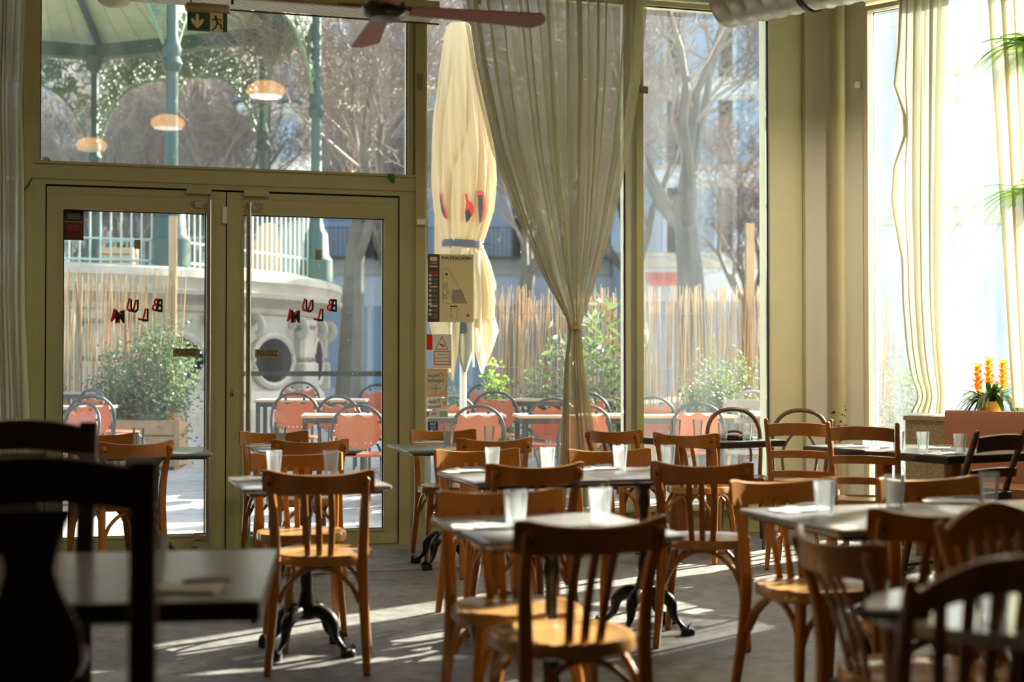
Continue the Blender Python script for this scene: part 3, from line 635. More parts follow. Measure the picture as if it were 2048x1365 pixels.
def fern(name, label, pos, n, L, seed):
    t = thing(name, label, 'plant', pos); rnd = random.Random(seed)
    g = G(); g.lathe([(0, -.14), (.06, -.14), (.09, 0), (.095, .01), (.085, .01), (.07, -.02), (0, -.02)], 20); g.build('pot', GREY, t)
    g = G()
    for k in range(3): a = 2*PI*k/3; g.tube([(.09*math.cos(a), .09*math.sin(a), 0), (0, 0, .35), (0, 0, CZ - pos.z - .002)], .0015, 4)
    g.build('hanger', IRON, t)
    g = G()
    for k in range(n):
        a = rnd.uniform(0, 2*PI); l_ = L*rnd.uniform(.6, 1); dr = rnd.uniform(.5, 1.0); d = Vector((math.cos(a), math.sin(a), 0)); sd = Vector((-d.y, d.x, 0)); pts = []
        for i in range(13): u = i/12; pts.append(d*(l_*u*.85) + Vector((0, 0, l_*(.55*u - dr*u*u))))
        g.tube(pts, [.0025*(1 - .7*i/12) for i in range(13)], 4)
        for i in range(60):
            u = .08 + .92*i/60; p = d*(l_*u*.85) + Vector((0, 0, l_*(.55*u - dr*u*u))); ll = .065*math.sin(PI*min(1, .15 + u*.85))**.8
            for s in (-1, 1):
                tip = p + sd*s*ll + d*ll*.35 + Vector((0, 0, -.12*ll)); w_ = d*.0045
                g.add([p - w_, p + w_, tip], [(0, 1, 2)])
    g.build('fronds', FERN, t)
fern('hanging_fern', 'upper green fern hanging in front of the right window', wb(sB(2085, .22), zB(2028, 110, .22), .22), 38, .66, 3)
fern('hanging_fern', 'lower green fern hanging below the upper one beside the white curtain', wb(sB(2085, .22), zB(2028, 400, .22), .22), 44, .70, 5)
g = G(); q = wb(sB(2043, .25), .872, .25); g.bbox((-.03, -.02, 0), (.03, .02, .085), .006, M=T(q.x, q.y, q.z)); tag(g.build('box', mat('pale_blue_card', (.30, .38, .42), .6)), 'small pale blue box on the ledge right of the yellow pot', 'box')

# ------------------------------------------------------------------ overhead: tray, exit sign, fan, duct
PERF = mat('perforated_white_metal', (.62, .60, .48), .5); n, l, b = matnodes(PERF)
tc = n.new('ShaderNodeTexCoord'); mp = n.new('ShaderNodeMapping'); mp.inputs['Rotation'].default_value = (0, 0, -WANG); l.new(tc.outputs['Object'], mp.inputs[0])
br = n.new('ShaderNodeTexBrick'); br.inputs['Scale'].default_value = 1; br.inputs['Brick Width'].default_value = .055; br.inputs['Row Height'].default_value = .035; br.inputs['Mortar Size'].default_value = .0145; br.inputs['Mortar Smooth'].default_value = 0
for k, c in (('Color1', (.02, .02, .015, 1)), ('Color2', (.02, .02, .015, 1)), ('Mortar', (.84, .82, .66, 1))): br.inputs[k].default_value = c
l.new(mp.outputs[0], br.inputs[0]); l.new(br.outputs[0], b.inputs['Base Color'])
zt_ = zw(700, 34, -.12)
tt = thing('cable_tray', 'perforated white metal cable tray running along the glazing above the door', 'cable tray', wa(0, zt_, -.25)); MT = Matrix.Translation(-wa(0, zt_, -.25))
g = G(MT); g.wbox(-2.6, tP1 + .02, zt_, zt_ + .004, -.42, -.12); g.build('perforated_base', PERF, tt, False)
g = G(MT); g.wbox(-2.6, tP1 + .02, zt_ + .004, zt_ + .07, -.42, -.416); g.wbox(-2.6, tP1 + .02, zt_ + .004, zt_ + .07, -.124, -.12); g.build('side_rail', CREAM, tt, False)
for k in range(5):
    g = G(MT); x = -2.2 + k*.95; g.wbox(x, x + .03, zt_ + .07, CZ - .002, -.42, -.41); g.build('hanger', CREAM, tt, False)
    g = G(MT); g.wbox(x + .3, x + .315, zt_ - .03, zt_ - .0005, -.36, -.345); g.build('hook', IRON, tt, False)
g = G()
for k in range(3):
    o_ = -.20 - .07*k; g.tube([wa(-2.5, zt_ + .02, o_), wa(tP1, zt_ + .02, o_)], .012, 6)
tag(g.build('cable_bundle', IRON), 'dark cables lying in the perforated tray above the door', 'cables')
# exit sign
ts_, zs_ = on_w(415, 44, -.50); es = thing('exit_sign', 'green emergency exit sign with arrow and running figure hanging above the left door', 'sign', wa(ts_, zs_, -.5), WANG)
M0 = Matrix(((1,0,0,0),(0,0,-1,0),(0,1,0,0),(0,0,0,1)))
EG = mat('exit_green', (.0, .10, .055), .4); EP = mat('exit_pale', (.85, .82, .52), .5)
sw, sh = .124, .062
g = G(M0); g.bbox((-sw, -sh, -.008), (sw, sh, 0), .003); g.build('panel', EP, es, False)
g = G(M0); g.box((-sw + .004, -sh + .004, 0), (.016, sh - .004, .001)); g.box((.095, -sh+.004, 0), (sw - .004, sh - .004, .001)); g.build('green_field', EG, es, False)
g = G(M0); g.box((.022, -sh+.004, 0), (sw - .004, sh - .004, .0006)); g.build('door_field', EP, es, False)
g = G(M0); g.prism([(-.072, .045), (-.052, .045), (-.052, .0), (-.030, .022), (-.022, .010), (-.030, -.012), (-.062, -.045), (-.094, -.012), (-.102, .010), (-.094, .022), (-.072, 0)], (), .001, M=T(0, 0, .0012)); g.build('arrow', EP, es, False)
g = G(M0); g.prism([(.05 + .009*math.cos(a), .036 + .009*math.sin(a)) for a in [2*PI*i/12 for i in range(12)]], (), .0008, M=T(0, 0, .0012))
def limb(*p, w=.009):
    for a, b in zip(p, p[1:]):
        a, b = Vector((*a, 0)), Vector((*b, 0)); d = (b-a).normalized(); nn = Vector((-d.y, d.x, 0))*w/2; a = a - d*w*.4; b = b + d*w*.4
        g.prism([(a-nn)[:2], (b-nn)[:2], (b+nn)[:2], (a+nn)[:2]], (), .0008, M=T(0, 0, .0012))
limb((.052, .026), (.062, -.006), w=.016); limb((.056, .024), (.078, .020), (.084, .004), w=.007); limb((.05, .022), (.034, .014), (.028, .020), w=.007)
limb((.064, -.008), (.084, -.016), (.082, -.034), (.1, -.036), w=.009); limb((.058, -.008), (.048, -.034), (.030, -.050), w=.009)
g.build('running_figure', EG, es, False)
g = G(M0); g.bbox((-.135, sh + .004, -.06), (.135, sh + .05, .03), .012); g.bbox((-.12, sh, -.03), (.14, sh + .006, .012), .002); g.build('lamp_housing', mat('aged_white_plastic', (.42, .38, .22), .5), es)
g = G(); g.tube([wa(ts_ + .14, zs_ + sh + .028, -.48), wa(tP1, zs_ + sh + .03, -.48)], .006, 8); g.tube([wa(ts_ - .1, zs_ + sh + .05, -.5), wa(ts_ - .1, zt_ + .0, -.42)], .005, 6)
tag(g.build('conduit', mat('red_brown_cable', (.14, .04, .02), .5)), 'thin red-brown conduit running right from the exit sign', 'cable')
# smoke detector dome near upper left
q = on_y(228, 2, 8.2); g = G(); g.lathe([(0, -.035), (.05, -.03), (.085, -.012), (.09, 0), (.09, .02)], 24, (q.x, q.y, q.z)); g.lathe([(.02, .02), (.02, CZ - q.z - .002)], 10, (q.x, q.y, q.z)); tag(g.build('detector', WHITEP), 'round white ceiling detector above the left door', 'detector')
# ceiling fan
hub = Vector(on_y(771, 20, 5.5)); fa = thing('ceiling_fan', 'ceiling fan with pink-brown wooden blades and a lit amber lamp', 'fan', hub)
g = G(); g.lathe([(0, -.042), (.03, -.042), (.062, -.036), (.066, -.030), (.070, -.032), (.085, -.018), (.088, .0), (.085, .02), (.05, .03), (.03, .034)], 32); g.build('motor_housing', mat('dark_bronze', (.06, .055, .04), .35, .7), fa)
g = G(); g.lathe([(.018, .03), (.018, CZ - hub.z - .05)], 12); g.lathe([(.018, CZ - hub.z - .06), (.06, CZ - hub.z - .04), (.07, CZ - hub.z - .001)], 20); g.build('down_rod', IRON, fa)
FANW = mat('pink_brown_blade', (.33, .12, .075), .55, var=.2, vscale=4)
for ad in (17.4, 103, 197.4, 283):
    a = R(ad); M = RZ(a) @ Matrix.Rotation(R(-12), 4, 'X')
    n = 12; out = [(.10, -.035)] + [(.62, -.062)] + [(.62 + .035*math.sin(R(k*15)), -.062 + .124*k/12) for k in range(1, 12)] + [(.62, .062), (.10, .035)]
    g = G(); g.prism(out, (), .008, M=M); bl = g.build('blade', FANW, fa)
    g = G(); g.sweep([(.06, 0, .0), (.09, 0, .012), (.13, 0, .012), (.19, 0, .010)], [(-.016, -.003), (.016, -.003), (.016, .003), (-.016, .003)], M=M); g.build('blade_iron', IRON, bl)
AMB = emis('lit_amber_glass', (1, .30, .04), 2.2)
for dx in (-.085, .085):
    g = G(); g.lathe([(0, .028), (.022, .03), (.032, .055), (.032, .08), (.02, .10), (0, .105)], 16, (dx*.8, 0, .02)); g.build('lamp_shade', AMB, fa)
g = G(); g.lathe([(.10, .125), (.11, .105), (.118, .085), (.112, .085), (.10, .12)], 30); g.build('lamp_collar', IRON, fa)
# duct
dd = UB.copy(); du = thing('air_duct', 'galvanised spiral air duct hanging under the ceiling at upper right', 'duct', (0, 0, 0))
p0 = on_y(1452, -8, 7.6) ; p0 = Vector(p0); rD = .165; M = Matrix.Translation(p0) @ dd.to_track_quat('Z', 'Y').to_matrix().to_4x4(); du.location = p0; M = dd.to_track_quat('Z', 'Y').to_matrix().to_4x4()
prof = [(rD - .006, .02), (rD + .006, 0), (rD + .006, .02)]; z = .02
while z < 2.9: prof += [(rD, z + .012), (rD, z + .085), (rD + .006, z + .092), (rD + .006, z + .100)]; z += .10
g = G(); g.lathe(prof, 48, M=M); g.lathe([(rD - .008, 2.9), (rD - .008, .015)], 48, M=M); g.build('duct_shell', GALV, du)
for zz in (.5, 1.7):
    c = dd*zz; g = G(); g.lathe([(rD + .009, zz), (rD + .011, zz + .03)], 40, M=M); g.tube([c + Vector((0, 0, rD)), c + Vector((0, 0, CZ - p0.z - .001))], .004, 6); g.build('hanger', IRON, du)

# amber pendants mirrored in the glazing; black-shaded ones added, unseen, to brighten the room
AMBS = emis('lit_amber_shade', (1, .45, .12), 7)
def pendant(x, y, z, label, pw, amber=True):
    t = thing('pendant_or_fill_lamp', label, 'lamp', (x, y, z)); g = G()
    g.lathe([(.03, .10), (.02, .13), (.004, .14), (.004, CZ - z - .001)], 12); g.lathe([(.03, .10), (.07, .095), (.09, .08), (.085, .078), (.03, .09)], 20); g.build('cap', IRON, t)
    g = G(); g.lathe(([(.135, -.045)] if amber else [(.20, -.16), (.137, -.044)]) + [(.165 if amber else .13, 0), (.15 if amber else .12, .04), (.09, .078), (0, .08)], 24); g.build('lit_shade' if amber else 'fill_lamp_shade', AMBS if amber else IRON, t)
    g = G(); g.lathe([(0, -.046), (.134, -.045)], 24); g.build('diffuser', emis('lit_warm_diffuser', (1, .84, .60), pw * .8), t)
for x, y, z, pw, am, lb in ((-.61, 7.0, 3.54, 40, True, 'lit amber pendant lamp, first of the middle row, nearest the door'), (-.77, 5.0, 3.54, 12, True, 'lit amber pendant lamp, second of the middle row'), (-.98, 3.22, 3.54, 4, True, 'lit amber pendant lamp, third of the middle row, nearest the camera'),
    (.65, 7.3, 3.75, 50, False, 'added black-shaded fill lamp above the ladder-back chairs'), (1.9, 5.2, 3.75, 45, False, 'added black-shaded fill lamp above the long grey table'), (-2.6, 6.6, 3.75, 60, False, 'added black-shaded fill lamp above the left door table'), (1.25, 3.3, 3.75, 16, False, 'added black-shaded fill lamp above the white round table'), (2.4, 8.7, 3.8, 190, False, 'added black-shaded fill lamp nearest the corner pillar')):
    pendant(x, y, z, lb, pw, am)
# ------------------------------------------------------------------ chairs
def rsec(a, b, n=3, r=.4):   # rounded rectangle section
    out = []; q = min(a, b) * r
    for cx, cy, s in ((a/2-q, b/2-q, 0), (-a/2+q, b/2-q, 90), (-a/2+q, -b/2+q, 180), (a/2-q, -b/2+q, 270)):
        for i in range(n): t = R(s + 90*i/(n-1)); out.append((cx + q*math.cos(t), cy + q*math.sin(t)))
    return out
def curve(pts, n=8):         # Catmull-Rom through points
    P = [Vector(p) for p in pts]; P = [P[0]*2 - P[1]] + P + [P[-1]*2 - P[-2]]; out = []
    for i in range(1, len(P)-2):
        for k in range(n):
            t = k/n; a, b, c, d = P[i-1:i+3]
            out.append(.5*((2*b) + (c-a)*t + (2*a-5*b+4*c-d)*t*t + (-a+3*b-3*c+d)*t**3))
    return out + [P[-2]]
def seat_outline(w, d, n=40, p=2.6):
    o = []
    for i in range(n):
        a = 2*PI*i/n; c, s = math.cos(a), math.sin(a); ww = w/2*(1 + .06*s)
        o.append((ww*abs(c)**(2/p)*(1 if c > 0 else -1), d/2*abs(s)**(2/p)*(1 if s > 0 else -1)))
    return o
def chair_base(t, wood, seatm, H=.455, wd=.40, arches=True, square=False):
    g = G(); g.layers(seat_outline(wd, .39, p=2.5 if not square else 5), [(.95, H-.042), (1, H-.036), (1, H-.008), (.985, H), (.90, H+.001), (.86, H-.004), (.5, H-.007)]); g.build('seat', seatm, t)
    for s in (-1, 1):
        g = G(); g.tube([(s*.135, .135, H-.03), (s*.155, .16, .25), (s*.175, .19, .004)], [.0205, .019, .0135], 12); g.build('leg', wood, t)
        g = G(); g.lathe([(0, 0), (.013, 0), (.013, .008), (0, .008)], 10, (s*.1755, .191, 0)); g.build('foot_cap', BLACK, t)
    if arches:
        for (a, b) in (((-.17, -.185), (-.157, .165)), ((.17, -.185), (.157, .165)), ((-.15, .165), (.15, .165)), ((-.16, -.185), (.16, -.185))):
            A, B = Vector((*a, .27)), Vector((*b, .27)); pts = []
            for i in range(15):
                u = i/14; e = math.sin(PI*u)**.55; q = A.lerp(B, u); q.z = .27 + (H - .045 - .27)*e; q.x *= 1 - .08*e; q.y *= 1 - .08*e
                pts.append(q)
            g = G(); g.sweep(pts, rsec(.020, .022), up=(B - A).cross(Vector((0, 0, 1)))); g.build('bentwood_brace', wood, t)
    else:
        for z, y in ((.20, .175), (.28, None)):
            g = G()
            if y: g.tube([(-.165, y, z), (.165, y, z)], .010, 8); g.build('stretcher', wood, t)
            else:
                for s in (-1, 1): g2 = G(); g2.tube([(s*.165, .17, .17), (s*.175, -.2, .17)], .010, 8); g2.build('stretcher', wood, t)
def posts_(t, wood, top, H=.455, sec=None, splay=.0, lean=.06, tw_=1.0):
    sec = sec or rsec(.039, .028)
    for s in (-1, 1):
        g = G(); pts = curve([(s*.193, -.245, .004), (s*.176, -.195, .28), (s*.172, -.180, H), (s*.178, -.196, .62), (s*(.188 + splay), -.196 - lean, top)], 5)
        n = len(pts); sc = [(.78 + .32*math.sin(PI*min(1, i/n*1.1)), 1.0) for i in range(n)]
        sc[-1] = (.75, .75); pts.append(pts[-1] + Vector((0, -.002, .008))); sc.append((.35, .35))
        g.sweep(pts, sec, up=(0, 1, 0), sc=sc); g.build('leg', wood, t)
        g = G(); g.lathe([(0, 0), (.012, 0), (.012, .006), (0, .006)], 10, (s*.193, -.245, 0)); g.build('foot_cap', BLACK, t)
def bow_rail(t, wood, hw, yc, ye, z0, z1, th=.014, name='top_rail', dip=.010, flare=.008, arch=0, n=22, tilt=.012, cutc=.012):
    g = G(); vs = []
    for i in range(n+1):
        u = -1 + 2*i/n; x = hw*u; y = yc + (ye - yc)*u*u; sl = 2*(ye - yc)*u/hw; nn = Vector((-sl, 1, 0)).normalized()*th/2
        e = cutc * max(0, (abs(u) - .86)/.14)**1.5
        zt = z1 + dip*(u*u - 1) + flare*u**4 + arch*(1 - u*u) - e; zb = z0 + arch*.75*(1 - u*u) + e*.6
        ex = Vector((0, -tilt, 0)); xx = Vector((0, 0, 0))
        for (z, sgn, tt) in ((zb, -1, 0), (zb, 1, 0), ((zb+zt)/2, 1.05, .5), (zt - .003, 1, 1), (zt, .4, 1), (zt, -.4, 1), (zt - .003, -1, 1), ((zb+zt)/2, -1.05, .5)):
            vs.append(Vector((x, y, z)) + nn*sgn + ex*tt)
    k = 8; fs = [(i*k+c, i*k+(c+1) % k, (i+1)*k+(c+1) % k, (i+1)*k+c) for i in range(n) for c in range(k)]
    fs += [tuple(range(k-1, -1, -1)), tuple(n*k+c for c in range(k))]
    g.add(vs, fs); return g.build(name, wood, t)
def chair_bistro(wood=None, nsl=3):
    wood = wood or BEECH
    t = thing('bistro_chair', 'x', 'chair'); chair_base(t, wood, SEATM)
    posts_(t, wood, .765, splay=.0, lean=.052)
    bow_rail(t, wood, .216, -.276, -.206, .706, .797, .015, dip=.016, flare=.012)
    for k in range(nsl):
        x = (k - (nsl-1)/2) * (.052 if nsl == 3 else .045)
        g = G(); g.sweep(curve([(x*.85, -.168, .45), (x, -.208, .6), (x, -.264, .725)], 4), rsec(.026, .010), up=(0, 1, 0)); g.build('slat', wood, t)
    for s in (-1, 1):
        g = G(); g.lathe([(0, -.003), (.006, -.003), (.006, .003), (0, .003)], 10, M=T(s*.186, -.266, .745) @ Matrix.Rotation(PI/2, 4, 'X')); g.build('screw', IRON, t)
    return t
def chair_ladder(wood, H=.89):
    t = thing('ladder_back_chair', 'x', 'chair'); chair_base(t, wood, SEATM if wood is BEECH_D else wood, arches=False, square=True)
    posts_(t, wood, H, lean=.10, sec=rsec(.034, .028))
    for (z0, z1, ar, yy) in ((.79, .865, .012, -.285), (.66, .705, .008, -.243), (.545, .585, .006, -.215)):
        bow_rail(t, wood, .172, yy - .02, yy, z0, z1, .016, 'top_rail' if z0 > .7 else 'slat', dip=0, flare=0, arch=ar, tilt=.014 if z0 > .7 else .006, cutc=0)
    return t
def chair_arch(wood):
    t = thing('arch_back_chair', 'x', 'chair'); chair_base(t, wood, wood, wd=.41)
    pts = curve([(-.20, -.25, .004), (-.182, -.20, .25), (-.175, -.185, .455), (-.185, -.21, .62), (-.178, -.245, .78), (-.115, -.27, .875), (0, -.278, .905), (.115, -.27, .875), (.178, -.245, .78), (.185, -.21, .62), (.175, -.185, .455), (.182, -.20, .25), (.20, -.25, .004)], 6)
    g = G(); g.sweep(pts, rsec(.030, .030, 4, .5), up=(0, 1, 0)); g.build('back_hoop', wood, t)
    pts = curve([(-.105, -.19, .47), (-.115, -.215, .62), (-.06, -.24, .73), (0, -.245, .75), (.06, -.24, .73), (.115, -.215, .62), (.105, -.19, .47)], 5)
    g = G(); g.tube(pts, .010, 8); g.build('inner_hoop', wood, t); return t
def chair_fan(wood):
    t = thing('slat_back_chair', 'x', 'chair'); chair_base(t, wood, SEATM)
    posts_(t, wood, .81, lean=.075, sec=rsec(.036, .03))
    bow_rail(t, wood, .185, -.285, -.25, .735, .785, .02, 'top_rail', dip=0, flare=0, arch=.075, tilt=.008, cutc=0, n=26)
    for k in range(6):
        x = (k - 2.5)*.052; zt = .745 + .06*(1 - (x/.185)**2)
        g = G(); g.sweep(curve([(x*.75, -.172, .45), (x*.9, -.22, .6), (x, -.278 + .03*(x/.185)**2, zt)], 4), rsec(.026, .011), up=(0, 1, 0)); g.build('slat', wood, t)
    return t
def chair_vase(wood):
    t = thing('splat_back_chair', 'x', 'chair'); chair_base(t, wood, wood, wd=.42, arches=False, square=True)
    for s in (-1, 1):
        g = G(); g.sweep(curve([(s*.185, -.25, .004), (s*.18, -.20, .3), (s*.18, -.185, .46), (s*.182, -.21, .75), (s*.185, -.255, 1.045)], 5), rsec(.048, .036, 3, .25), up=(0, 1, 0)); g.build('leg', wood, t)
    bow_rail(t, wood, .165, -.262, -.24, .955, 1.035, .022, 'top_rail', dip=0, flare=0, arch=.022, tilt=.012, cutc=0)
    bow_rail(t, wood, .165, -.20, -.195, .50, .55, .02, 'lower_rail', dip=0, flare=0, tilt=.004, cutc=0)
    half = [(.055, .54), (.045, .58), (.062, .64), (.085, .70), (.080, .76), (.052, .82), (.04, .86), (.05, .91), (.075, .965)]
    g = G(); Mx = Matrix(((1,0,0,0),(0,0,1,-.205),(0,1,0,0),(0,0,0,1))) ; sh = Matrix.Identity(4); sh[1][2] = -.12; sh[1][3] = .06
    g.prism([(x, z) for x, z in half] + [(-x, z) for x, z in reversed(half)], (), .014, M=sh @ Mx); g.build('vase_splat', wood, t); return t
PROTO = {}
def chair(kind, x, y, deg, label, group='wooden chairs set at the dining tables', cat=None, scale=1):
    f = {'A': lambda: chair_bistro(), 'L': lambda: chair_ladder(BEECH_D), 'LD': lambda: chair_ladder(WALNUT), 'H': lambda: chair_arch(BROWNW),
         'F': lambda: chair_fan(BEECH), 'V': lambda: chair_vase(RUSTIC)}[kind]
    if kind not in PROTO:
        t = f(); PROTO[kind] = t; t.location = (x, y, 0); t.rotation_euler = (0, 0, R(deg)); t['label'] = label; t['group'] = group
    else: t = dup(PROTO[kind], (x, y, 0), R(deg), label, group)
    t.scale = (scale,)*3
    for k in range(1): pass
    return t
WD = math.degrees(WANG)
def chair_at(kind, px, d, deg, label, back=.25, **k):   # d: depth of the top rail, px: its centre column
    a = R(deg); f = Vector((-math.sin(a), math.cos(a), 0)); p = Vector(((px - 1024)/FPX*d, d, 0)) + f*back
    return chair(kind, p.x, p.y, deg, label, **k)
# facing away from the camera: deg ~ WD; facing the camera: WD + 180
chair_at('A', 636, 5.55, WD - 14, 'bistro chair, back to us, at the near side of the table before the right door')
chair_at('A', 592, 6.75, WD + 178, 'bistro chair facing us behind the small table before the right door leaf')
chair_at('A', 623, 7.95, WD + 3, 'bistro chair with its back to us at the table nearest the right door leaf')
chair_at('A', 547, 9.02, WD + 181, 'bistro chair facing us with its back almost against the middle of the double door')
chair_at('A', 885, 9.25, WD + 176, 'bistro chair facing us left of the evacuation plan window, beside the door post')
chair_at('A', 991, 8.10, WD - 4, 'bistro chair with its back to us at the table below the furled parasol')
chair_at('A', 952, 7.05, WD + 181, 'bistro chair facing us behind the second table of the middle row')
chair_at('A', 1075, 5.98, WD + 2, 'bistro chair with its back to us at the second table of the middle row')
chair_at('A', 996, 4.72, WD + 177, 'bistro chair facing us behind the nearest table of the middle row')
chair_at('A', 1190, 3.78, WD + 2, 'bistro chair with its back to us, nearest in the middle')
chair_at('A', 1216, 7.05, WD + 178, 'bistro chair facing us behind the table right of the curtain foot')
chair_at('A', 1402, 6.05, WD + 33 - 60, 'bistro chair seen from behind at an angle at the table right of the curtain foot')
chair_at('A', 1222, 9.25, WD - 52, 'small bistro chair beside the curtain foot at the left end of the black table')
chair_at('A', 1368, 8.75, WD - 45, 'small bistro chair in front of the black table under the dusty window')
chair_at('A', 1558, 5.15, WD + 182, 'bistro chair facing us with a brightly sunlit rail corner, left of the long right table')
chair_at('A', 1850, 5.25, WD + 180, 'bistro chair facing us behind the long right table, near the dark ladder-back chair')
chair_at('A', 1890, 4.05, WD - 12, 'bistro chair with its back to us at the near side of the long right table')
chair_at('A', 1655, 3.45, WD - 92, 'blurred bistro chair turned sideways left of the white round table')
chair_at('A', 276, 7.75, WD + 20, 'bistro chair with its back to us at the table before the left door leaf')
chair_at('A', 205, 8.75, WD + 178, 'bistro chair facing us behind the table before the left door leaf, mostly hidden')
chair_at('L', 1596, 8.35, -18, 'orange-brown ladder-back chair between the two black-edged tables', back=.29)
chair_at('L', 1724, 7.85, -22, 'orange-brown ladder-back chair in front of the long black-edged table', back=.29)
chair_at('LD', 2000, 6.9, 35, 'dark brown ladder-back chair at the right edge before the banquette', back=.29)
chair_at('H', 1466, 9.98, WD + 165, 'brown arch-back chair behind the black table under the dusty window')
chair_at('H', 1600, 9.75, 160, 'brown arch-back chair beside the pale corner pillar')
chair_at('F', 2000, 3.75, 200, 'slat-back chair with curved top facing us behind the white round table', scale=.98)
chair_at('F', 2010, 2.62, 5, 'blurred slat-back chair with its back to us in the bottom right corner')
chair_at('V', 58, 2.36, 12, 'dark splat-back chair in the left foreground, nearest to the camera', back=.27)
chair_at('V', 42, 3.95, 190, 'dark splat-back chair facing us across the left foreground table', back=.27)

# ------------------------------------------------------------------ tables
TT = .72
def top_mesh(w, d, th, t, m, bev=.008, under=None, parent=None):
    g = G(); o = [(-w/2, -d/2), (w/2, -d/2), (w/2, d/2), (-w/2, d/2)]; c = .018; q = []
    for (sx, sy, s) in ((-1, -1, 180), (1, -1, 270), (1, 1, 0), (-1, 1, 90)):
        for i in range(4): a = R(s + 30*i); q.append((sx*(w/2 - c) + c*math.cos(a), sy*(d/2 - c) + c*math.sin(a)))
    k = 1 - .035/max(w, d)*2
    g.layers(q, [(k, t - th), (.998, t - th*.45), (1, t - th*.3), (1, t - .003), (1 - .004/w*2, t)]); return g
def iron_base(t, r=.20, zt=.69, nf=4):
    g = G(); g.lathe([(.03, .14), (.042, .15), (.046, .19), (.034, .22), (.024, .26), (.027, .30), (.021, .34), (.019, .50), (.021, .56), (.028, .585), (.022, .61), (.024, zt - .05), (.05, zt - .02), (.055, zt)], 20); g.build('column', IRON, t)
    g = G(); 
    for k in range(4): M = RZ(PI/4 + k*PI/2); g.box((0, -.018, zt - .012), (.22, .018, zt), M=M)
    g.build('top_spider', IRON, t, False)
    for k in range(nf):
        M = RZ(PI/4 + 2*PI*k/nf); pts = curve([(.02, 0, .165), (.07, 0, .175), (.13, 0, .14), (r*.75, 0, .075), (r, 0, .028), (r + .03, 0, .022)], 5); n = len(pts)
        g = G(M=M); g.tube(pts, [(.020 + .010*math.sin(i/n*6)) if i < n-4 else .021 + .004*(i - n + 4) for i in range(n)], 10, up=(0, 1, 0)); g.layers([(r + .015 + .034*math.cos(2*PI*i/12), .03*math.sin(2*PI*i/12)) for i in range(12)], [(1, 0), (1, .02), (.97, .03)]); g.build('foot', IRON, t)
def table(x, y, deg, label, w=.60, d=.68, m=None, th=.03, group='bistro tables with black iron bases'):
    t = thing('bistro_table', label, 'table', (x, y, 0), R(deg), group)
    g = top_mesh(w, d, th, TT, 0, t); g.build('tabletop', m or LAMIN, t); g = G(); g.bbox((-w/2+.03, -d/2+.03, TT - th - .004), (w/2-.03, d/2-.03, TT - th)); g.build('underside', DARKTOP, t, False); iron_base(t, zt=TT - th - .003); return t
BT = {}
first = None
for key, x, y, dg, m, label in (
    ('T1', -.867, 6.02, WD, LAMIN, 'small grey table before the right door leaf, its iron foot in full view'),
    ('T2', -1.25, 8.50, WD, LAMINB, 'small slate-blue table nearest the right door leaf'),
    ('T3', -.40, 8.62, WD, LAMINB, 'small slate-blue table below the furled parasol'),
    ('T4', .035, 6.32, WD, LAMIN, 'small grey table, second of the middle row'),
    ('T5', .119, 4.32, WD, LAMIN, 'small grey table nearest in the middle row, glaringly sunlit at its near corner'),
    ('T6', .60, 6.50, WD, LAMIN, 'small grey-brown table right of the curtain foot'),
    ('T9', 1.15, 4.60, WD, LAMIN, 'left half of the long grey table at the right'),
    ('T9b', 1.15 + .605*.9593, 4.60 + .605*.2823, WD, LAMIN, 'right half of the long grey table at the right'),
    ('T11', -2.05, 8.18, WD, LAMINB, 'small slate-blue table before the left door leaf')):
    if m is LAMIN and 'g' in BT: BT[key] = dup(BT['g'], (x, y, 0), R(dg), label)
    elif m is LAMINB and 'b' in BT: BT[key] = dup(BT['b'], (x, y, 0), R(dg), label)
    else: BT[key] = table(x, y, dg, label, m=m); BT['g' if m is LAMIN else 'b'] = BT[key]
def dark_table(name, c, ang, w, d, label, legs, th=.045, m=None, em=None):
    t = thing(name, label, 'table', (c[0], c[1], 0), ang)
    g = top_mesh(w, d, th, TT + .005, t, 0); g = G(); g.bbox((-w/2, -d/2, TT - .04), (w/2, d/2, TT + .001), .003); g.build('edge_band', em or DARKTOP, t, False)
    g = G(); g.bbox((-w/2 + .002, -d/2 + .002, TT + .001), (w/2 - .002, d/2 - .002, TT + .004), .001); g.build('tabletop', m or LAMINB, t, False)
    for (x, y) in legs:
        g = G(); g.lathe([(.18, 0), (.18, .02), (.05, .035), (.05, TT - .04)], 24, (x, y, 0)); g.build('leg', BEECH_D, t)
    return t
dark_table('dining_table', (1.31, 9.53), math.atan2(.30, .55), .62, .86, 'black-edged table under the dusty window with a dark pile of menus', ((-.1, -.2), (-.1, .2)))
dark_table('dining_table', (2.36, 8.30), math.atan2(-1.06, .556), 1.20, .70, 'long black-edged table with a glossy teal top before the terrazzo ledge', ((-.28, 0), (.28, 0)))
t = dark_table('dining_table', (-1.06, 3.26), R(7), 1.0, .82, 'blurred dark table with thick black edge in the left foreground', ((.0, 0),), m=LAMIN)
t = thing('round_table', 'white round marble-topped table, blurred, in the bottom right corner', 'table', (1.02, 2.84, 0))
g = G(); n = 48; g.layers([(.31*math.cos(2*PI*i/n), .31*math.sin(2*PI*i/n)) for i in range(n)], [(.97, TT - .028), (1, TT - .022), (1, TT - .004), (.99, TT)]); g.build('tabletop', MARBLE, t)
iron_base(t, zt=TT - .029)

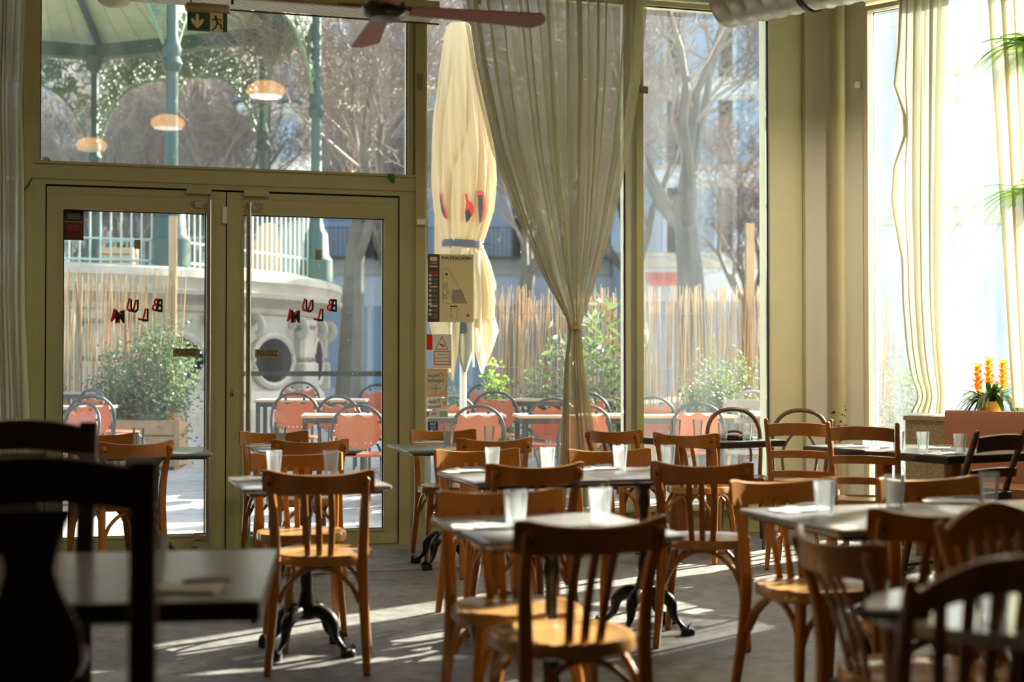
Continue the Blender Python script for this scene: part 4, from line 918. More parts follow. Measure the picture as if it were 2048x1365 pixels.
# ------------------------------------------------------------------ tumblers, napkins, cutlery, menus
def tumbler():
    t = thing('tumbler', 'x', 'glass'); g = G(); p = [(0, 0), (.024, 0), (.026, .002)]
    for k in range(22): z = .012 + k*.0043; r = .0265 + .0085*z/.11; p += [(r, z), (r + .0006, z + .0012), (r, z + .0024)]
    p += [(.0352, .110), (.0345, .1115), (.0335, .110), (.0245, .012), (0, .010)]
    g.lathe(p, 28); g.build('glass_body', TUMBLER, t); return t
TB = None
def glass(px, py, label, z=TT + .0005, group='clear ribbed tumblers on the tables', rot=0):
    global TB
    p = on_z(px, py, z)
    if TB is None: TB = tumbler(); TB.location = p; TB['label'] = label; TB['group'] = group; return TB
    t = dup(TB, p, px*.1, label, group); return t
for px, py, lb in ((548, 952, 'left tumbler on the small table before the right door leaf'), (662, 952, 'right tumbler on the small table before the right door leaf'),
    (561, 890, 'left tumbler on the slate-blue table nearest the right door leaf'), (649, 890, 'right tumbler on the slate-blue table nearest the right door leaf'),
    (897, 889, 'left tumbler on the table below the furled parasol'), (978, 889, 'right tumbler on the table below the furled parasol'),
    (985, 944, 'left tumbler on the second table of the middle row'), (1095, 944, 'faint right tumbler on the second table of the middle row'),
    (1031, 1056, 'large tumbler left of the nearest sunlit chair in the middle'), (1200, 1050, 'blurred glowing tumbler above the rail of the nearest middle chair'),
    (1240, 939, 'left tumbler on the grey-brown table right of the curtain foot'), (1336, 938, 'right tumbler on the grey-brown table right of the curtain foot, behind a chair'),
    (1649, 1031, 'leftmost tumbler on the long grey table at the right'), (1789, 1016, 'middle tumbler on the long grey table at the right'), (1979, 1008, 'rightmost tumbler on the long grey table at the right'),
    (1985, 1236, 'blurred tumbler on the white round table, behind a chair rail'), (277, 893, 'tumbler on the table before the left door leaf')): glass(px, py, lb)
for px, py, lb in ((1352, 872, 'leftmost tumbler on the black-edged table under the dusty window'), (1395, 872, 'second tumbler from the left on the black-edged table under the dusty window'),
    (1446, 881, 'tumbler left of the menus on the black-edged table under the dusty window'), (1494, 881, 'tumbler right of the menus on the black-edged table under the dusty window'),
    (1735, 896, 'tumbler glimpsed through a ladder-back chair on the long teal table'), (1797, 903, 'tumbler just right of a ladder-back chair on the long teal table'), (1846, 904, 'tumbler before the terrazzo ledge end on the long teal table'), (1920, 909, 'rightmost tumbler on the long teal table, before the banquette'),
    (302, 1170, 'badly blurred tumbler on the left foreground table, behind a dark chair post')): glass(px, py, lb, TT + .0045)
def place_set(px, py, deg, where, z=TT + .0005, dark=False, knife=True, fork=True):
    global NP, KN, FK
    p = on_z(px, py, z); a = R(deg)
    def mk(kind):
        if kind == 'n':
            t = thing('napkin', 'x', 'napkin'); g = G(); g.bbox((-.055, -.095, 0), (.055, .095, .004), .002); g.bbox((-.053, -.093, .0045), (.054, .03, .0075), .001); g.build('folded_paper', NAPKIN, t, False)
        elif kind == 'k':
            t = thing('knife', 'x', 'knife'); g = G(); g.sweep([(0, -.11, .008), (0, -.06, .008), (0, -.005, .008)], rsec(.018, .010), sc=[.8, 1, .85]); g.build('handle', BLACK, t)['label'] = 'black handle'
            g = G(); g.prism([(-.008, 0), (.008, 0), (.010, .06), (.004, .105), (-.006, .10)], (), .0014, M=T(0, -.005, .0075)); g.build('blade', STEEL, t, False)
        else:
            t = thing('fork', 'x', 'fork'); g = G(); g.sweep([(0, -.10, .006), (0, -.02, .008), (0, .04, .006)], rsec(.012, .003), sc=[1.1, .5, .6]); g.build('handle', STEEL, t)
            g = G()
            for k in range(4): x = (k - 1.5)*.006; g.sweep([(x*.4, .038, .006), (x, .055, .004), (x, .095, .007)], rsec(.003, .002)); 
            g.build('tines', STEEL, t)
        return t
    for kind, dx, dz, on in (('n', 0, 0, True), ('k', .018, .0078, knife), ('f', -.02, .0078, fork)):
        if not on: continue
        nm = {'n': 'folded white paper napkin', 'k': 'black-handled knife', 'f': 'steel fork'}[kind]
        q = Vector(p) + Vector((dx*math.cos(a), dx*math.sin(a), dz))
        lb = nm + ' ' + where; gr = {'n': 'paper napkins', 'k': 'table knives', 'f': 'table forks'}[kind] + ' laid on the tables'
        if kind not in SETS: t = mk(kind); t.location = q; t.rotation_euler = (0, 0, a + (.25 if kind == 'k' else 0)); t['label'] = lb; t['group'] = gr; SETS[kind] = t
        else: dup(SETS[kind], q, a + (.25 if kind == 'k' else 0), lb, gr)
SETS = {}
for px, py, dg, wh, z in ((508, 960, 100, 'at the left of the small table before the right door leaf', TT), (528, 893, 100, 'at the left of the slate-blue table nearest the right door leaf', TT),
    (858, 886, 95, 'on the table below the furled parasol', TT), (928, 945, 95, 'on the second table of the middle row', TT), (968, 1056, 80, 'on the nearest sunlit table of the middle row', TT),
    (1192, 940, 100, 'at the left of the table right of the curtain foot', TT), (1600, 1022, 100, 'at the left end of the long grey table at the right', TT), (1905, 1006, 70, 'in the middle of the long grey table at the right', TT),
    (1705, 895, 60, 'at the far left end of the long teal table', TT + .004), (1766, 903, 110, 'near the ladder-back chair on the long teal table', TT + .004), (1868, 898, 60, 'at the far side of the long teal table before the ledge', TT + .004), (1888, 909, 100, 'at the near side of the long teal table', TT + .004),
    (355, 1180, 70, 'on the blurred left foreground table', TT + .004)):
    place_set(px, py, dg + WD, wh, z + .0006)
MENU = mat('black_menu_cover', (.02, .016, .018), .8, spec=.2); MENR = mat('dark_red_menu_cover', (.14, .02, .025), .4)
for k in range(4):
    p = on_z(1468, 879, TT + .005); a = .4 + .22*k; g = G(RZ(a)); g.bbox((-.10, -.07, 0), (.10, .07, .007), .001)
    t = g.build('menu', MENU if k % 2 == 0 else MENR, None, False); t.location = (p.x, p.y, TT + .0048 + k*.0078)
    tag(t, ('black menu at the bottom of the pile', 'dark red menu second from the bottom of the pile', 'black menu second from the top of the pile', 'dark red menu on top of the pile')[k] + ' under the dusty window', 'menu', 'menus piled on the black table')
p = on_z(1812, 1236, TT + .001); g = G(RZ(.15)); g.bbox((-.06, -.03, 0), (.06, .03, .014), .003); t = g.build('case', MENU, None, False); t.location = (p.x - .02, p.y, TT + .0008); tag(t, 'small black case lying on the white round table', 'case')
# ------------------------------------------------------------------ outside: ground
rnd = random.Random(77)
PAVE = tile_mat('terrace_paving', (.40, .38, .36), (.34, .325, .31), (.22, .21, .20), 1.1, .7, R(-12), .014, .75)
g = G(); ys = [8.0, 9, 10, 11.5, 13, 15, 17.5, 22, 30, 45, 90]; xs = [-60, -20, -8, -3, 0, 4, 9, 20, 60]; n = len(xs)
vs = [(x, y, zg(y) - .125) if y < 10.9 else (x, y, zg(y)) for y in ys for x in xs]
def outp(t, o): return wa(t, 0, o)
# ground in strips parallel to the glazed wall so that it meets the threshold
offs = [.125, .8, 1.6, 2.4, 4, 6, 8, 12, 20, 40, 90]; ts = [-60, -20, -8, -3, 0, 2, 4.2, 8, 20, 60]
def gz(p): return zg(p.y) if p.y > 11.5 else 0
vs = []; fs = []
for o_ in offs:
    for t_ in ts:
        if t_ > 4.2:
            # right of the corner the ground starts at the side wall
            p = wa(4.2, 0, o_) + (UB if o_ < 1 else (UB*.9 + U*.1*min(1, (o_-.8)/30)).normalized()) * (t_ - 4.2) + Vector((.15, .3, 0))
        else: p = wa(t_, 0, o_)
        p.z = gz(p) - .004; vs.append(p)
n = len(ts)
g = G(); g.add(vs, [(j*n+i, j*n+i+1, (j+1)*n+i+1, (j+1)*n+i) for j in range(len(offs)-1) for i in range(n-1)])
o = g.build('terrace_ground', PAVE, None, False); o['kind'] = 'structure'

# ------------------------------------------------------------------ terrace furniture
def terrace_chair():
    t = thing('terrace_chair', 'x', 'chair')
    pts = curve([(-.225, -.19, .01), (-.22, -.19, .30), (-.215, -.20, .47), (-.222, -.235, .62), (-.19, -.268, .76), (-.105, -.285, .84), (0, -.29, .862), (.105, -.285, .84), (.19, -.268, .76), (.222, -.235, .62), (.215, -.20, .47), (.22, -.19, .30), (.225, -.19, .01)], 5)
    g = G(); g.tube(pts, .0135, 10, up=(0, 1, 0)); g.build('back_hoop', TUBEB, t)
    M = Matrix(((1,0,0,0),(0,-.13,-1,-.2),(0,1,0,0),(0,0,0,1))); out = []
    for i in range(40):
        a = 2*PI*i/40; x = .193*math.cos(a); z = .65 + .155*math.sin(a)
        if math.sin(a) > .55: z = .65 + .155*(.9 + .10*math.cos(x*42) - .0) - .012
        out.append((x, z - .0))
    holes = [[(hx + .007*math.cos(2*PI*i/8), .555 + .007*math.sin(2*PI*i/8)) for i in range(8)] for hx in (-.10, -.06, -.02, .02, .06, .10)]
    Mz = Matrix(((1,0,0,0),(0,-.19,-1,-.118),(0,1,0,0),(0,0,0,1)))
    g = G(); g.prism(out, holes, .008, M=Mz); g.build('back_panel', ORANGE, t)
    for (a) in (25, 65, 115, 155, 205, 335):
        x = .2*math.cos(R(a)); z = .655 + .17*math.sin(R(a)); g = G(); g.box((x - .012, -.118 - .19*z - .006 - .006, z - .01), (x + .012, -.118 - .19*z + .008, z + .012)); g.build('clip', TUBEB, t)
    g = G(); g.layers(seat_outline(.42, .40, p=3.5), [(.97, .435), (1, .44), (1, .455), (.98, .46)]); g.build('seat', ORANGE, t)
    for s in (-1, 1):
        g = G(); g.tube(curve([(s*.20, .22, .01), (s*.20, .20, .30), (s*.195, .12, .425), (s*.20, -.10, .43), (s*.215, -.19, .42)], 4), .0125, 8); g.build('leg', TUBEB, t)
    return t
TC = terrace_chair(); first = True
TG = 'terracotta terrace chairs with dark tube frames'
FC = WD + 180
def tchair(px, d, deg, label):
    global first
    x = (px - 1024)/FPX*d; z = gz(Vector((x, d, 0)))
    if first: TC.location = (x, d, z); TC.rotation_euler = (0, 0, R(deg)); TC['label'] = label; TC['group'] = TG; first = False
    else: dup(TC, (x, d, z), R(deg), label, TG)
for a in ((118, 12.0, 150, 'terracotta terrace chair cut by the left edge of the left door glass, nearest'), (168, 13.0, 30, 'terracotta terrace chair behind the near table in the left door glass'),
    (230, 13.9, -35, 'terracotta terrace chair with its seat in view, in the left door glass'), (277, 15.6, 5, 'farthest terracotta terrace chair in the left door glass'), (112, 16.2, 0, 'terracotta terrace chair glimpsed at the left edge behind the far table'),
    (596, 13.4, 3, 'terracotta terrace chair at the left of the right door glass'), (592, 15.0, 180, 'terracotta terrace chair just behind its twin at the left of the right door glass'),
    (704, 13.0, -20, 'terracotta terrace chair behind the nearest one in the right door glass'), (723, 11.95, 0, 'nearest terracotta terrace chair in the right door glass, seat in view'), (752, 14.6, 180, 'terracotta terrace chair at the right edge of the right door glass'),
    (885, 12.9, 25, 'terracotta terrace chair behind the reversed card stickers'), (953, 11.9, 4, 'nearest terracotta terrace chair below the furled parasol'), (996, 13.6, -6, 'terracotta terrace chair just right of the parasol pole'), (972, 14.7, 180, 'farthest terracotta terrace chair near the parasol pole'),
    (1095, 12.7, 8, 'terracotta terrace chair left of the curtain foot'), (1155, 11.9, 12, 'terracotta terrace chair hidden behind the curtain foot'), (1185, 13.4, -15, 'terracotta terrace chair just right of the curtain foot'),
    (1292, 12.9, 5, 'terracotta terrace chair at the left of the dusty window'), (1391, 12.15, -3, 'nearest terracotta terrace chair in the dusty window')): tchair(*a)
def terrace_table():
    t = thing('terrace_table', 'x', 'table'); g = G()
    g.bbox((-.55, -.33, .715), (.55, .33, .74), .004); g.build('tabletop', TEAK, t, False)
    g = G()
    for a, b in (((-.53, -.31, .67), (.53, -.28, .714)), ((-.53, .28, .67), (.53, .31, .714)), ((-.53, -.28, .67), (-.50, .28, .714)), ((.50, -.28, .67), (.53, .28, .714))): g.box(a, b)
    g.build('apron', TUBEB, t, False)
    for sx in (-1, 1):
        for sy in (-1, 1): g = G(); g.box((sx*.53, sy*.31, 0), (sx*.49, sy*.27, .669)); g.build('leg', TUBEB, t, False)
    return t
TTb = terrace_table(); first2 = True
for px, d, dg, sx, lb in ((150, 13.4, 6, .62, 'near terrace table with pale top in the left door glass'), (212, 15.4, 3, 1.2, 'long far terrace table with pale top in the left door glass'),
    (626, 14.3, 3, 1.0, 'terrace table behind the left chair in the right door glass'), (675, 12.5, 6, .55, 'near small terrace table in the right door glass'), (930, 12.5, 4, .62, 'terrace table behind the card stickers and parasol pole'),
    (1145, 12.45, 6, .9, 'near terrace table behind the curtain foot'), (1100, 14.4, 4, 1.1, 'far terrace table behind the curtain foot'), (1315, 12.45, 4, 1.15, 'terrace table in the dusty window')):
    x = (px - 1024)/FPX*d; z = gz(Vector((x, d, 0)))
    if first2: t = TTb; t.location = (x, d, z); t.rotation_euler = (0, 0, R(dg)); t['label'] = lb; t['group'] = 'pale-topped terrace tables'; first2 = False
    else: t = dup(TTb, (x, d, z), R(dg), lb, 'pale-topped terrace tables')
    t.scale = (sx, 1, 1)
GW = mat('grey_weathered_wood', (.22, .19, .18), .6)
for px, d, dg, lb in ((1490, 12.3, 170, 'grey wooden bentwood chair outside the dusty window at its right edge'), (1535, 12.9, 200, 'grey wooden bentwood chair outside, beside the terrace round table'), (1468, 13.4, 150, 'grey wooden bentwood chair outside, behind its twin')):
    t = dup(PROTO['H'] if px != 1490 else PROTO['L'], ((px-1024)/FPX*d, d, zg(d)), R(dg), lb, 'grey wooden chairs on the terrace')
    for c in t.children:
        c.data = c.data.copy(); c.data.materials.clear(); c.data.materials.append(GW)
t = thing('round_table', 'round grey-topped terrace table outside the dusty window', 'table', (1560 - 1024 and (1556-1024)/FPX*12.6, 12.6, zg(12.6)))
g = G(); n = 32; g.layers([(.32*math.cos(2*PI*i/n), .32*math.sin(2*PI*i/n)) for i in range(n)], [(1, .72), (1, .745), (.99, .75)]); g.build('tabletop', mat('pale_grey_top', (.55, .58, .6), .3), t); iron_base(t, zt=.719)

# ------------------------------------------------------------------ reed fences, posts, planter, shrubs
RM = [mat('reed_ochre', (.50, .29, .10), .6), mat('reed_straw', (.58, .41, .21), .6), mat('reed_brown', (.32, .15, .06), .7), mat('reed_pale', (.60, .50, .33), .6)]
def reed_fence(x0, y0, x1, y1, h, label, seed, post_h=2.6, posts=(0, 1), nrow=2):
    rnd = random.Random(seed); a, b = Vector((x0, y0, 0)), Vector((x1, y1, 0)); L = (b-a).length; d = (b-a).normalized(); nn = Vector((-d.y, d.x, 0))
    t = thing('reed_fence', label, 'fence', (x0, y0, 0)); g = G(); N = int(L/.0085)
    for i in range(N):
        s = i*.0085 + rnd.uniform(-.004, .004)
        if rnd.random() < .10: continue
        p = d*s + nn*rnd.uniform(-.018, .018); z0 = gz(a + p); r = rnd.uniform(.0035, .0065); hh = h + rnd.uniform(-.14, .06) - (.12 if rnd.random() < .1 else 0)
        lean = d*rnd.gauss(0, .035) + nn*rnd.gauss(0, .01); k = rnd.choice([0, 0, 1, 1, 1, 2, 3, 3])
        vs = []
        for (z, rr) in ((z0, r), (z0 + hh*.5, r), (z0 + hh, r*.7)):
            q = p + lean*(z - z0)/hh*(1 + .5*(z > z0 + hh*.6)) + Vector((0, 0, z))
            vs += [q + d*rr, q + nn*rr, q - d*rr, q - nn*rr]
        g.add(vs, [(j*4+c, j*4+(c+1) % 4, j*4+4+(c+1) % 4, j*4+4+c) for j in range(2) for c in range(4)], k)
    g.build('reed_panel', RM, t, False)
    for z in (.4, 1.0, 1.6):
        g = G(); g.tube([nn*-.014 + Vector((0, 0, z + gz(a))), d*L*.5 + nn*-.014 + Vector((0, 0, z - .02 + gz((a+b)/2))), d*L + nn*-.014 + Vector((0, 0, z + gz(b)))], .003, 4); g.build('wire', GALV, t)
    for u, ph in posts:
        p = d*L*u + nn*.06; g = G(); z0 = gz(a + p); g.bbox((-.045, -.045, 0), (.045, .045, ph - 0), .004, M=T(p.x, p.y, z0) @ RZ(math.atan2(d.y, d.x))); g.build('fence_post', PINE, t, False)
    return t
def X(px, d): return (px - 1024)/FPX*d
reed_fence(X(-40, 15.2), 15.2, X(362, 15.6), 15.6, 2.02, 'reed screen behind the shrubs in the left door glass', 3, posts=((.02, 2.4), (.955, 2.66)))
reed_fence(X(972, 15.5), 15.5, X(1800, 15.5), 15.7, 1.86, 'long reed screen across the back of the terrace, right of the parasol', 4, posts=((.645, 2.58), (.3, 1.7)))
g = G(); x = X(878, 15); g.bbox((x - .05, 15, gz(Vector((x, 15, 0)))), (x + .05, 15.1, zg(15) + 2.62), .004); tag(g.build('wooden_post', PINE, None, False), 'raw pine post standing behind the furled parasol', 'post')
def shrub(name, label, px, d, h, r, nl, ls, m, seed, stems=10, cat='shrub', z=None, sq=1.0, pot=None):
    rnd = random.Random(seed); x = X(px, d); z0 = gz(Vector((x, d, 0))) if z is None else z
    t = thing(name, label, cat, (x, d, z0)); g = G(); tips = []
    for k in range(stems):
        a = rnd.uniform(0, 2*PI); rr = r*math.sqrt(rnd.random())*.85; hh = h*rnd.uniform(.6, 1.0)*(1 - .25*(rr/r)**2)
        pts = curve([(rr*.15*math.cos(a), rr*.15*math.sin(a), 0), (rr*.5*math.cos(a), rr*.5*math.sin(a), hh*.45), (rr*math.cos(a) + rnd.uniform(-.05, .05), rr*math.sin(a), hh)], 5)
        g.tube(pts, [.010*(1 - .75*i/len(pts)) for i in range(len(pts))], 4); tips.append(pts)
    g.build('stem', TWIG, t)
    g = G()
    for k in range(nl):
        pts = rnd.choice(tips); u = rnd.uniform(.22, 1)**.7; p = pts[min(len(pts)-1, int(u*len(pts)))]
        s = r*.28*(1.2 - .4*u); p = p + Vector((rnd.gauss(0, s), rnd.gauss(0, s), rnd.gauss(0, s*.7)))
        if p.z < .03: p.z = .05 + rnd.random()*.1
        d1_ = Vector((rnd.gauss(0, 1), rnd.gauss(0, 1), rnd.gauss(0.3, .7))).normalized(); d2 = d1_.cross(Vector((rnd.gauss(0, 1), rnd.gauss(0, 1), rnd.gauss(0, 1)))).normalized(); l_ = ls*rnd.uniform(.6, 1.2); wd = l_*.24*sq
        g.add([p, p + d1_*l_*.5 + d2*wd, p + d1_*l_, p + d1_*l_*.5 - d2*wd], [(0, 1, 2, 3)])
    g.build('foliage', m, t, False); return t
shrub('olive_shrub', 'silvery grey-green shrub before the reed screen in the left door glass', 318, 14.9, 1.62, .40, 5200, .055, OLEAF, 31, 26)
shrub('shrub', 'darker green and rust shrub left of the silvery one', 222, 15.0, 1.32, .26, 2200, .045, DLEAF, 32, 16)
shrub('shrub', 'small yellow-green shrub right of the parasol pole', 1000, 14.2, 1.20, .16, 1100, .05, BLEAF, 33, 9, sq=1.5)
shrub('shrub', 'dense grey-green shrub before the reed screen in the dusty window', 1448, 13.8, 1.22, .38, 4200, .045, OLEAF, 34, 24)
shrub('shrub', 'low dark shrub at the left foot of the dusty window shrub', 1400, 14.1, .95, .25, 1500, .045, DLEAF, 36, 12)
shrub('oleander', 'loose oleander with long narrow leaves behind the curtain', 1180, 14.3, 1.85, .50, 900, .14, OLEAF, 35, 16, sq=.6)
shrub('oleander', 'low loose oleander left of the curtain foot', 1085, 14.6, 1.15, .30, 420, .11, OLEAF, 38, 9, sq=.6)
shrub('shrub', 'sparse dark shrub behind the card stickers', 880, 14.0, 1.05, .22, 700, .05, DLEAF, 37, 9)
shrub('shrub', 'glossy shrub glimpsed outside the right window behind the bunched curtain', 1822, 13.6, 1.5, .35, 2600, .05, OLEAF, 39, 14)
t = thing('planter', 'long planter box of brown planks under the silvery shrub', 'planter', (X(285, 14.9), 14.75, gz(Vector((0, 14.75, 0)))))
for k in range(3): g = G(); g.bbox((-.85, -.22, .02 + k*.16), (.45, .30, .17 + k*.16), .006); g.build('plank', PLANTERW, t, False)
for sx in (-.86, .43): g = G(); g.bbox((sx, -.24, 0), (sx + .05, -.2201, .52), .004); g.build('corner_batten', PLANTERW, t, False)
# low wall / kerb and barrier strap
t = thing('barrier', 'black retractable barrier strap across the entrance of the terrace', 'barrier', (X(640, 15.9), 15.9, zg(15.9)))
for px in (470, 800):
    xx = X(px, 15.9) - X(640, 15.9); g = G(); g.lathe([(.16, 0), (.16, .015), (.02, .03), (.022, .9), (.03, .91), (.03, 1.0), (0, 1.01)], 16, (xx, 0, 0)); g.build('post', BLACK, t)
g = G(); g.box((X(470, 15.9) - X(640, 15.9), -.002, .88), (X(800, 15.9) - X(640, 15.9), .002, .935)); g.build('strap', BLACK, t, False)

# ------------------------------------------------------------------ furled parasol
dP = 11.9; xP = X(926, dP); zb_ = gz(Vector((xP, dP, 0)))
pa = thing('parasol', 'furled cream parasol strapped in the middle, printed with red and black letters', 'parasol', (xP, dP, zb_))
def zz(py, d=dP): return CAMZ + (735 - py)*d/FPX - zb_
def wx(px, d=dP): return X(px, d) - xP
rowsP = [(44, 900, 936), (48, 893, 942), (70, 889, 947), (150, 876, 962), (230, 866, 978), (300, 862, 990), (360, 863, 992), (420, 868, 988), (460, 877, 977), (484, 884, 967), (497, 885, 966), (510, 878, 972), (560, 868, 985), (600, 866, 990), (640, 868, 988)]
rnd = random.Random(6); NC = 240; g = G(); vs = []
zs_l = [(zz(y), wx(a), wx(b)) for (y, a, b) in rowsP][::-1]; zl = [(z, a) for z, a, b in zs_l]; zr_ = [(z, b) for z, a, b in zs_l]
NR = 90; zlo, zhi = zs_l[0][0], zs_l[-1][0]
for j in range(NR+1):
    z = zlo + (zhi - zlo)*j/NR; a, b = lerp(zl, z), lerp(zr_, z); cx, hw = (a+b)/2, (b-a)/2
    tie = math.exp(-((z - zz(490))/.12)**2); pl = (.24 - .10*tie) * min(1, (zhi - z)/.5 + .12)
    for i in range(NC):
        u = 2*PI*i/NC; tw = u + .5*math.sin(z*1.1) + .25*math.sin(u*3 + z*.6)
        rr = 1 - pl*(1 - abs(math.sin(5.5*tw)))**1.5 - pl*.35*(.5 + .5*math.sin(23*u + 1.3*math.sin(z*1.4)))
        vs.append((cx + hw*rr*math.cos(u)*1.02, hw*.85*rr*math.sin(u), z))
fs = [(j*NC+i, j*NC+(i+1) % NC, (j+1)*NC+(i+1) % NC, (j+1)*NC+i) for j in range(NR) for i in range(NC)] + [tuple(NR*NC+i for i in range(NC))]
g.add(vs, fs); cv = g.build('canopy', CREAMCLOTH, pa)
def cansurf(px, py):
    z = zz(py); a, b = lerp(zl, z), lerp(zr_, z); cx, hw = (a+b)/2, (b-a)/2; x = wx(px); c = max(-.96, min(.96, (x - cx)/hw)); return Vector((x, -hw*.85*math.sqrt(1 - c*c) - .008, z))
def mark(name, pts, m, dy=0):    # printed marks that follow the folded canvas
    tris = tessellate_polygon([[Vector((x, y, 0)) for x, y in pts]]); g = G(); vs = [cansurf(x, y) + Vector((0, dy, 0)) for x, y in pts]; n = len(vs)
    g.add(vs + [v + Vector((0, .02, 0)) for v in vs], [tuple(t) for t in tris] + [tuple(i+n for i in t[::-1]) for t in tris] + [(i, (i+1) % n, (i+1) % n+n, i+n) for i in range(n)]); g.build(name, m, cv, False)
mark('printed_mark', [(880, 388), (884, 388), (887, 405), (892, 420), (897, 434), (897, 443), (890, 440), (884, 420), (881, 405)], REDV)
mark('printed_mark', [(881, 392), (884, 405), (888, 420), (894, 440), (888, 436), (883, 420)], INK, -.004)
mark('printed_mark', [(931, 392), (937, 397), (938, 406), (943, 410), (949, 418), (949, 428), (944, 438), (940, 442), (933, 446), (931, 430), (934, 412)], REDV)
mark('printed_mark', [(933, 428), (938, 424), (944, 434), (940, 444), (934, 450), (932, 440)], INK, -.004)
mark('printed_mark', [(954, 388), (965, 385), (970, 396), (972, 420), (969, 440), (963, 450), (960, 440), (958, 410)], REDV)
mark('printed_mark', [(957, 396), (966, 395), (967, 420), (965, 440), (960, 452), (958, 430)], INK, -.004)
g = G(); zc = zz(489); cxx = (lerp(zl, zc)+lerp(zr_, zc))/2; hw = (lerp(zr_, zc)-lerp(zl, zc))/2 + .004
vs = []
for i in range(48):
    a = 2*PI*i/48
    for dz in (-.030, .030): vs.append((cxx + hw*math.cos(a), hw*.85*math.sin(a), zc + dz - .01*math.cos(a)))
g.add(vs, [(2*i, (2*i+2) % 96, (2*i+3) % 96, 2*i+1) for i in range(48)]); g.build('strap', mat('navy_strap', (.03, .04, .07), .6), pa)
g = G(); g.tube([(wx(966), -.12, zz(491)), (wx(975), -.14, zz(490)), (wx(983), -.14, zz(493))], .008, 6); g.tube([(wx(970), -.12, zz(492)), (wx(978), -.15, zz(497))], .006, 6); g.build('strap_buckle', BLACK, pa)
# hanging flaps of canvas below the strap
def flap(pts_l, pts_r, y0, y1, m=CREAMCLOTH, seed=0):
    g = G(); n = 16; vs = []; NRr = 24; rr = random.Random(seed); ph = rr.uniform(0, 6)
    tl = [(zz(y), wx(x)) for y, x in pts_l][::-1]; tr = [(zz(y), wx(x)) for y, x in pts_r][::-1]; za, zb = min(tl[0][0], tr[0][0]), min(tl[-1][0], tr[-1][0])
    for j in range(NRr+1):
        z = za + (zb - za)*j/NRr
        for i in range(n+1):
            u = i/n; vs.append((lerp(tl, z) + (lerp(tr, z) - lerp(tl, z))*u, y0 + (y1-y0)*u + .035*math.sin(u*9 + z*4 + ph), z + .03*math.sin(u*PI)*(j == 0)))
    g.add(vs, [(j*(n+1)+i, j*(n+1)+i+1, (j+1)*(n+1)+i+1, (j+1)*(n+1)+i) for j in range(NRr) for i in range(n)]); g.build('canvas_flap', m, pa)
flap([(500, 890), (560, 862), (640, 858), (700, 872), (760, 905)], [(500, 940), (560, 925), (640, 922), (700, 918), (762, 908)], -.12, -.16, seed=1)
flap([(520, 905), (600, 900), (680, 905), (740, 925), (752, 930)], [(520, 950), (600, 955), (680, 960), (740, 935), (752, 932)], -.02, -.05, mat('grey_canvas_lining', (.30, .29, .24), .8), seed=2)
flap([(496, 940), (560, 950), (640, 948), (700, 950), (745, 962)], [(496, 968), (530, 982), (575, 994), (600, 978), (660, 998), (700, 985), (745, 966)], -.10, .05, seed=3)
for k, (a, b, c, d) in enumerate(((944, 505, 948, 735), (958, 505, 965, 748), (905, 620, 902, 745))):
    g = G(); g.tube([(wx(a), -.10 - .02*k, zz(b)), (wx(c), -.12 - .02*k, zz(d))], .010, 6); g.build('rib', WHITEP, pa)
g = G(); g.lathe([(.030, .04), (.030, zz(60))], 16); g.build('pole', mat('white_aluminium', (.7, .72, .7), .35, .4), pa)
g = G(); g.lathe([(.05, zz(668)), (.075, zz(664)), (.075, zz(648)), (.05, zz(645))], 18); g.build('hub', IRON, pa)
g = G(); g.bbox((-.35, -.35, 0), (.35, .35, .045), .01); g.build('base_plate', IRON, pa)

# ------------------------------------------------------------------ bandstand
KC = Vector((-6.84*1.15, 18.96*1.15 + .1, 0)); KR = 4.21*1.15; KPH = 1.573; KZ = 2.50; KT = 7.05; KZ0 = zg(20) - .05
ks = thing('bandstand', 'green cast iron bandstand on a carved stone base behind the doors', 'bandstand', (KC.x, KC.y, KZ0))
kv = [Vector((KR*math.cos(KPH - k*PI/4), KR*math.sin(KPH - k*PI/4), 0)) for k in range(8)]
LZ = lambda z: z - KZ0
RB = KR + .02
prof = [(RB + .25, 0), (RB + .25, .35), (RB + .10, .42), (RB + .06, .55), (RB - .02, .62), (RB - .02, LZ(1.92)), (RB + .04, LZ(1.95)), (RB + .06, LZ(2.02)), (RB + .20, LZ(2.10)), (RB + .34, LZ(2.14)), (RB + .36, LZ(2.20)), (RB + .30, LZ(2.22)), (RB + .32, LZ(2.30)), (RB + .36, LZ(2.36)), (RB + .33, LZ(2.46)), (RB + .20, LZ(KZ)), (0, LZ(KZ))]
g = G(); g.lathe(prof, 72); g.build('stone_base', STONE, ks)
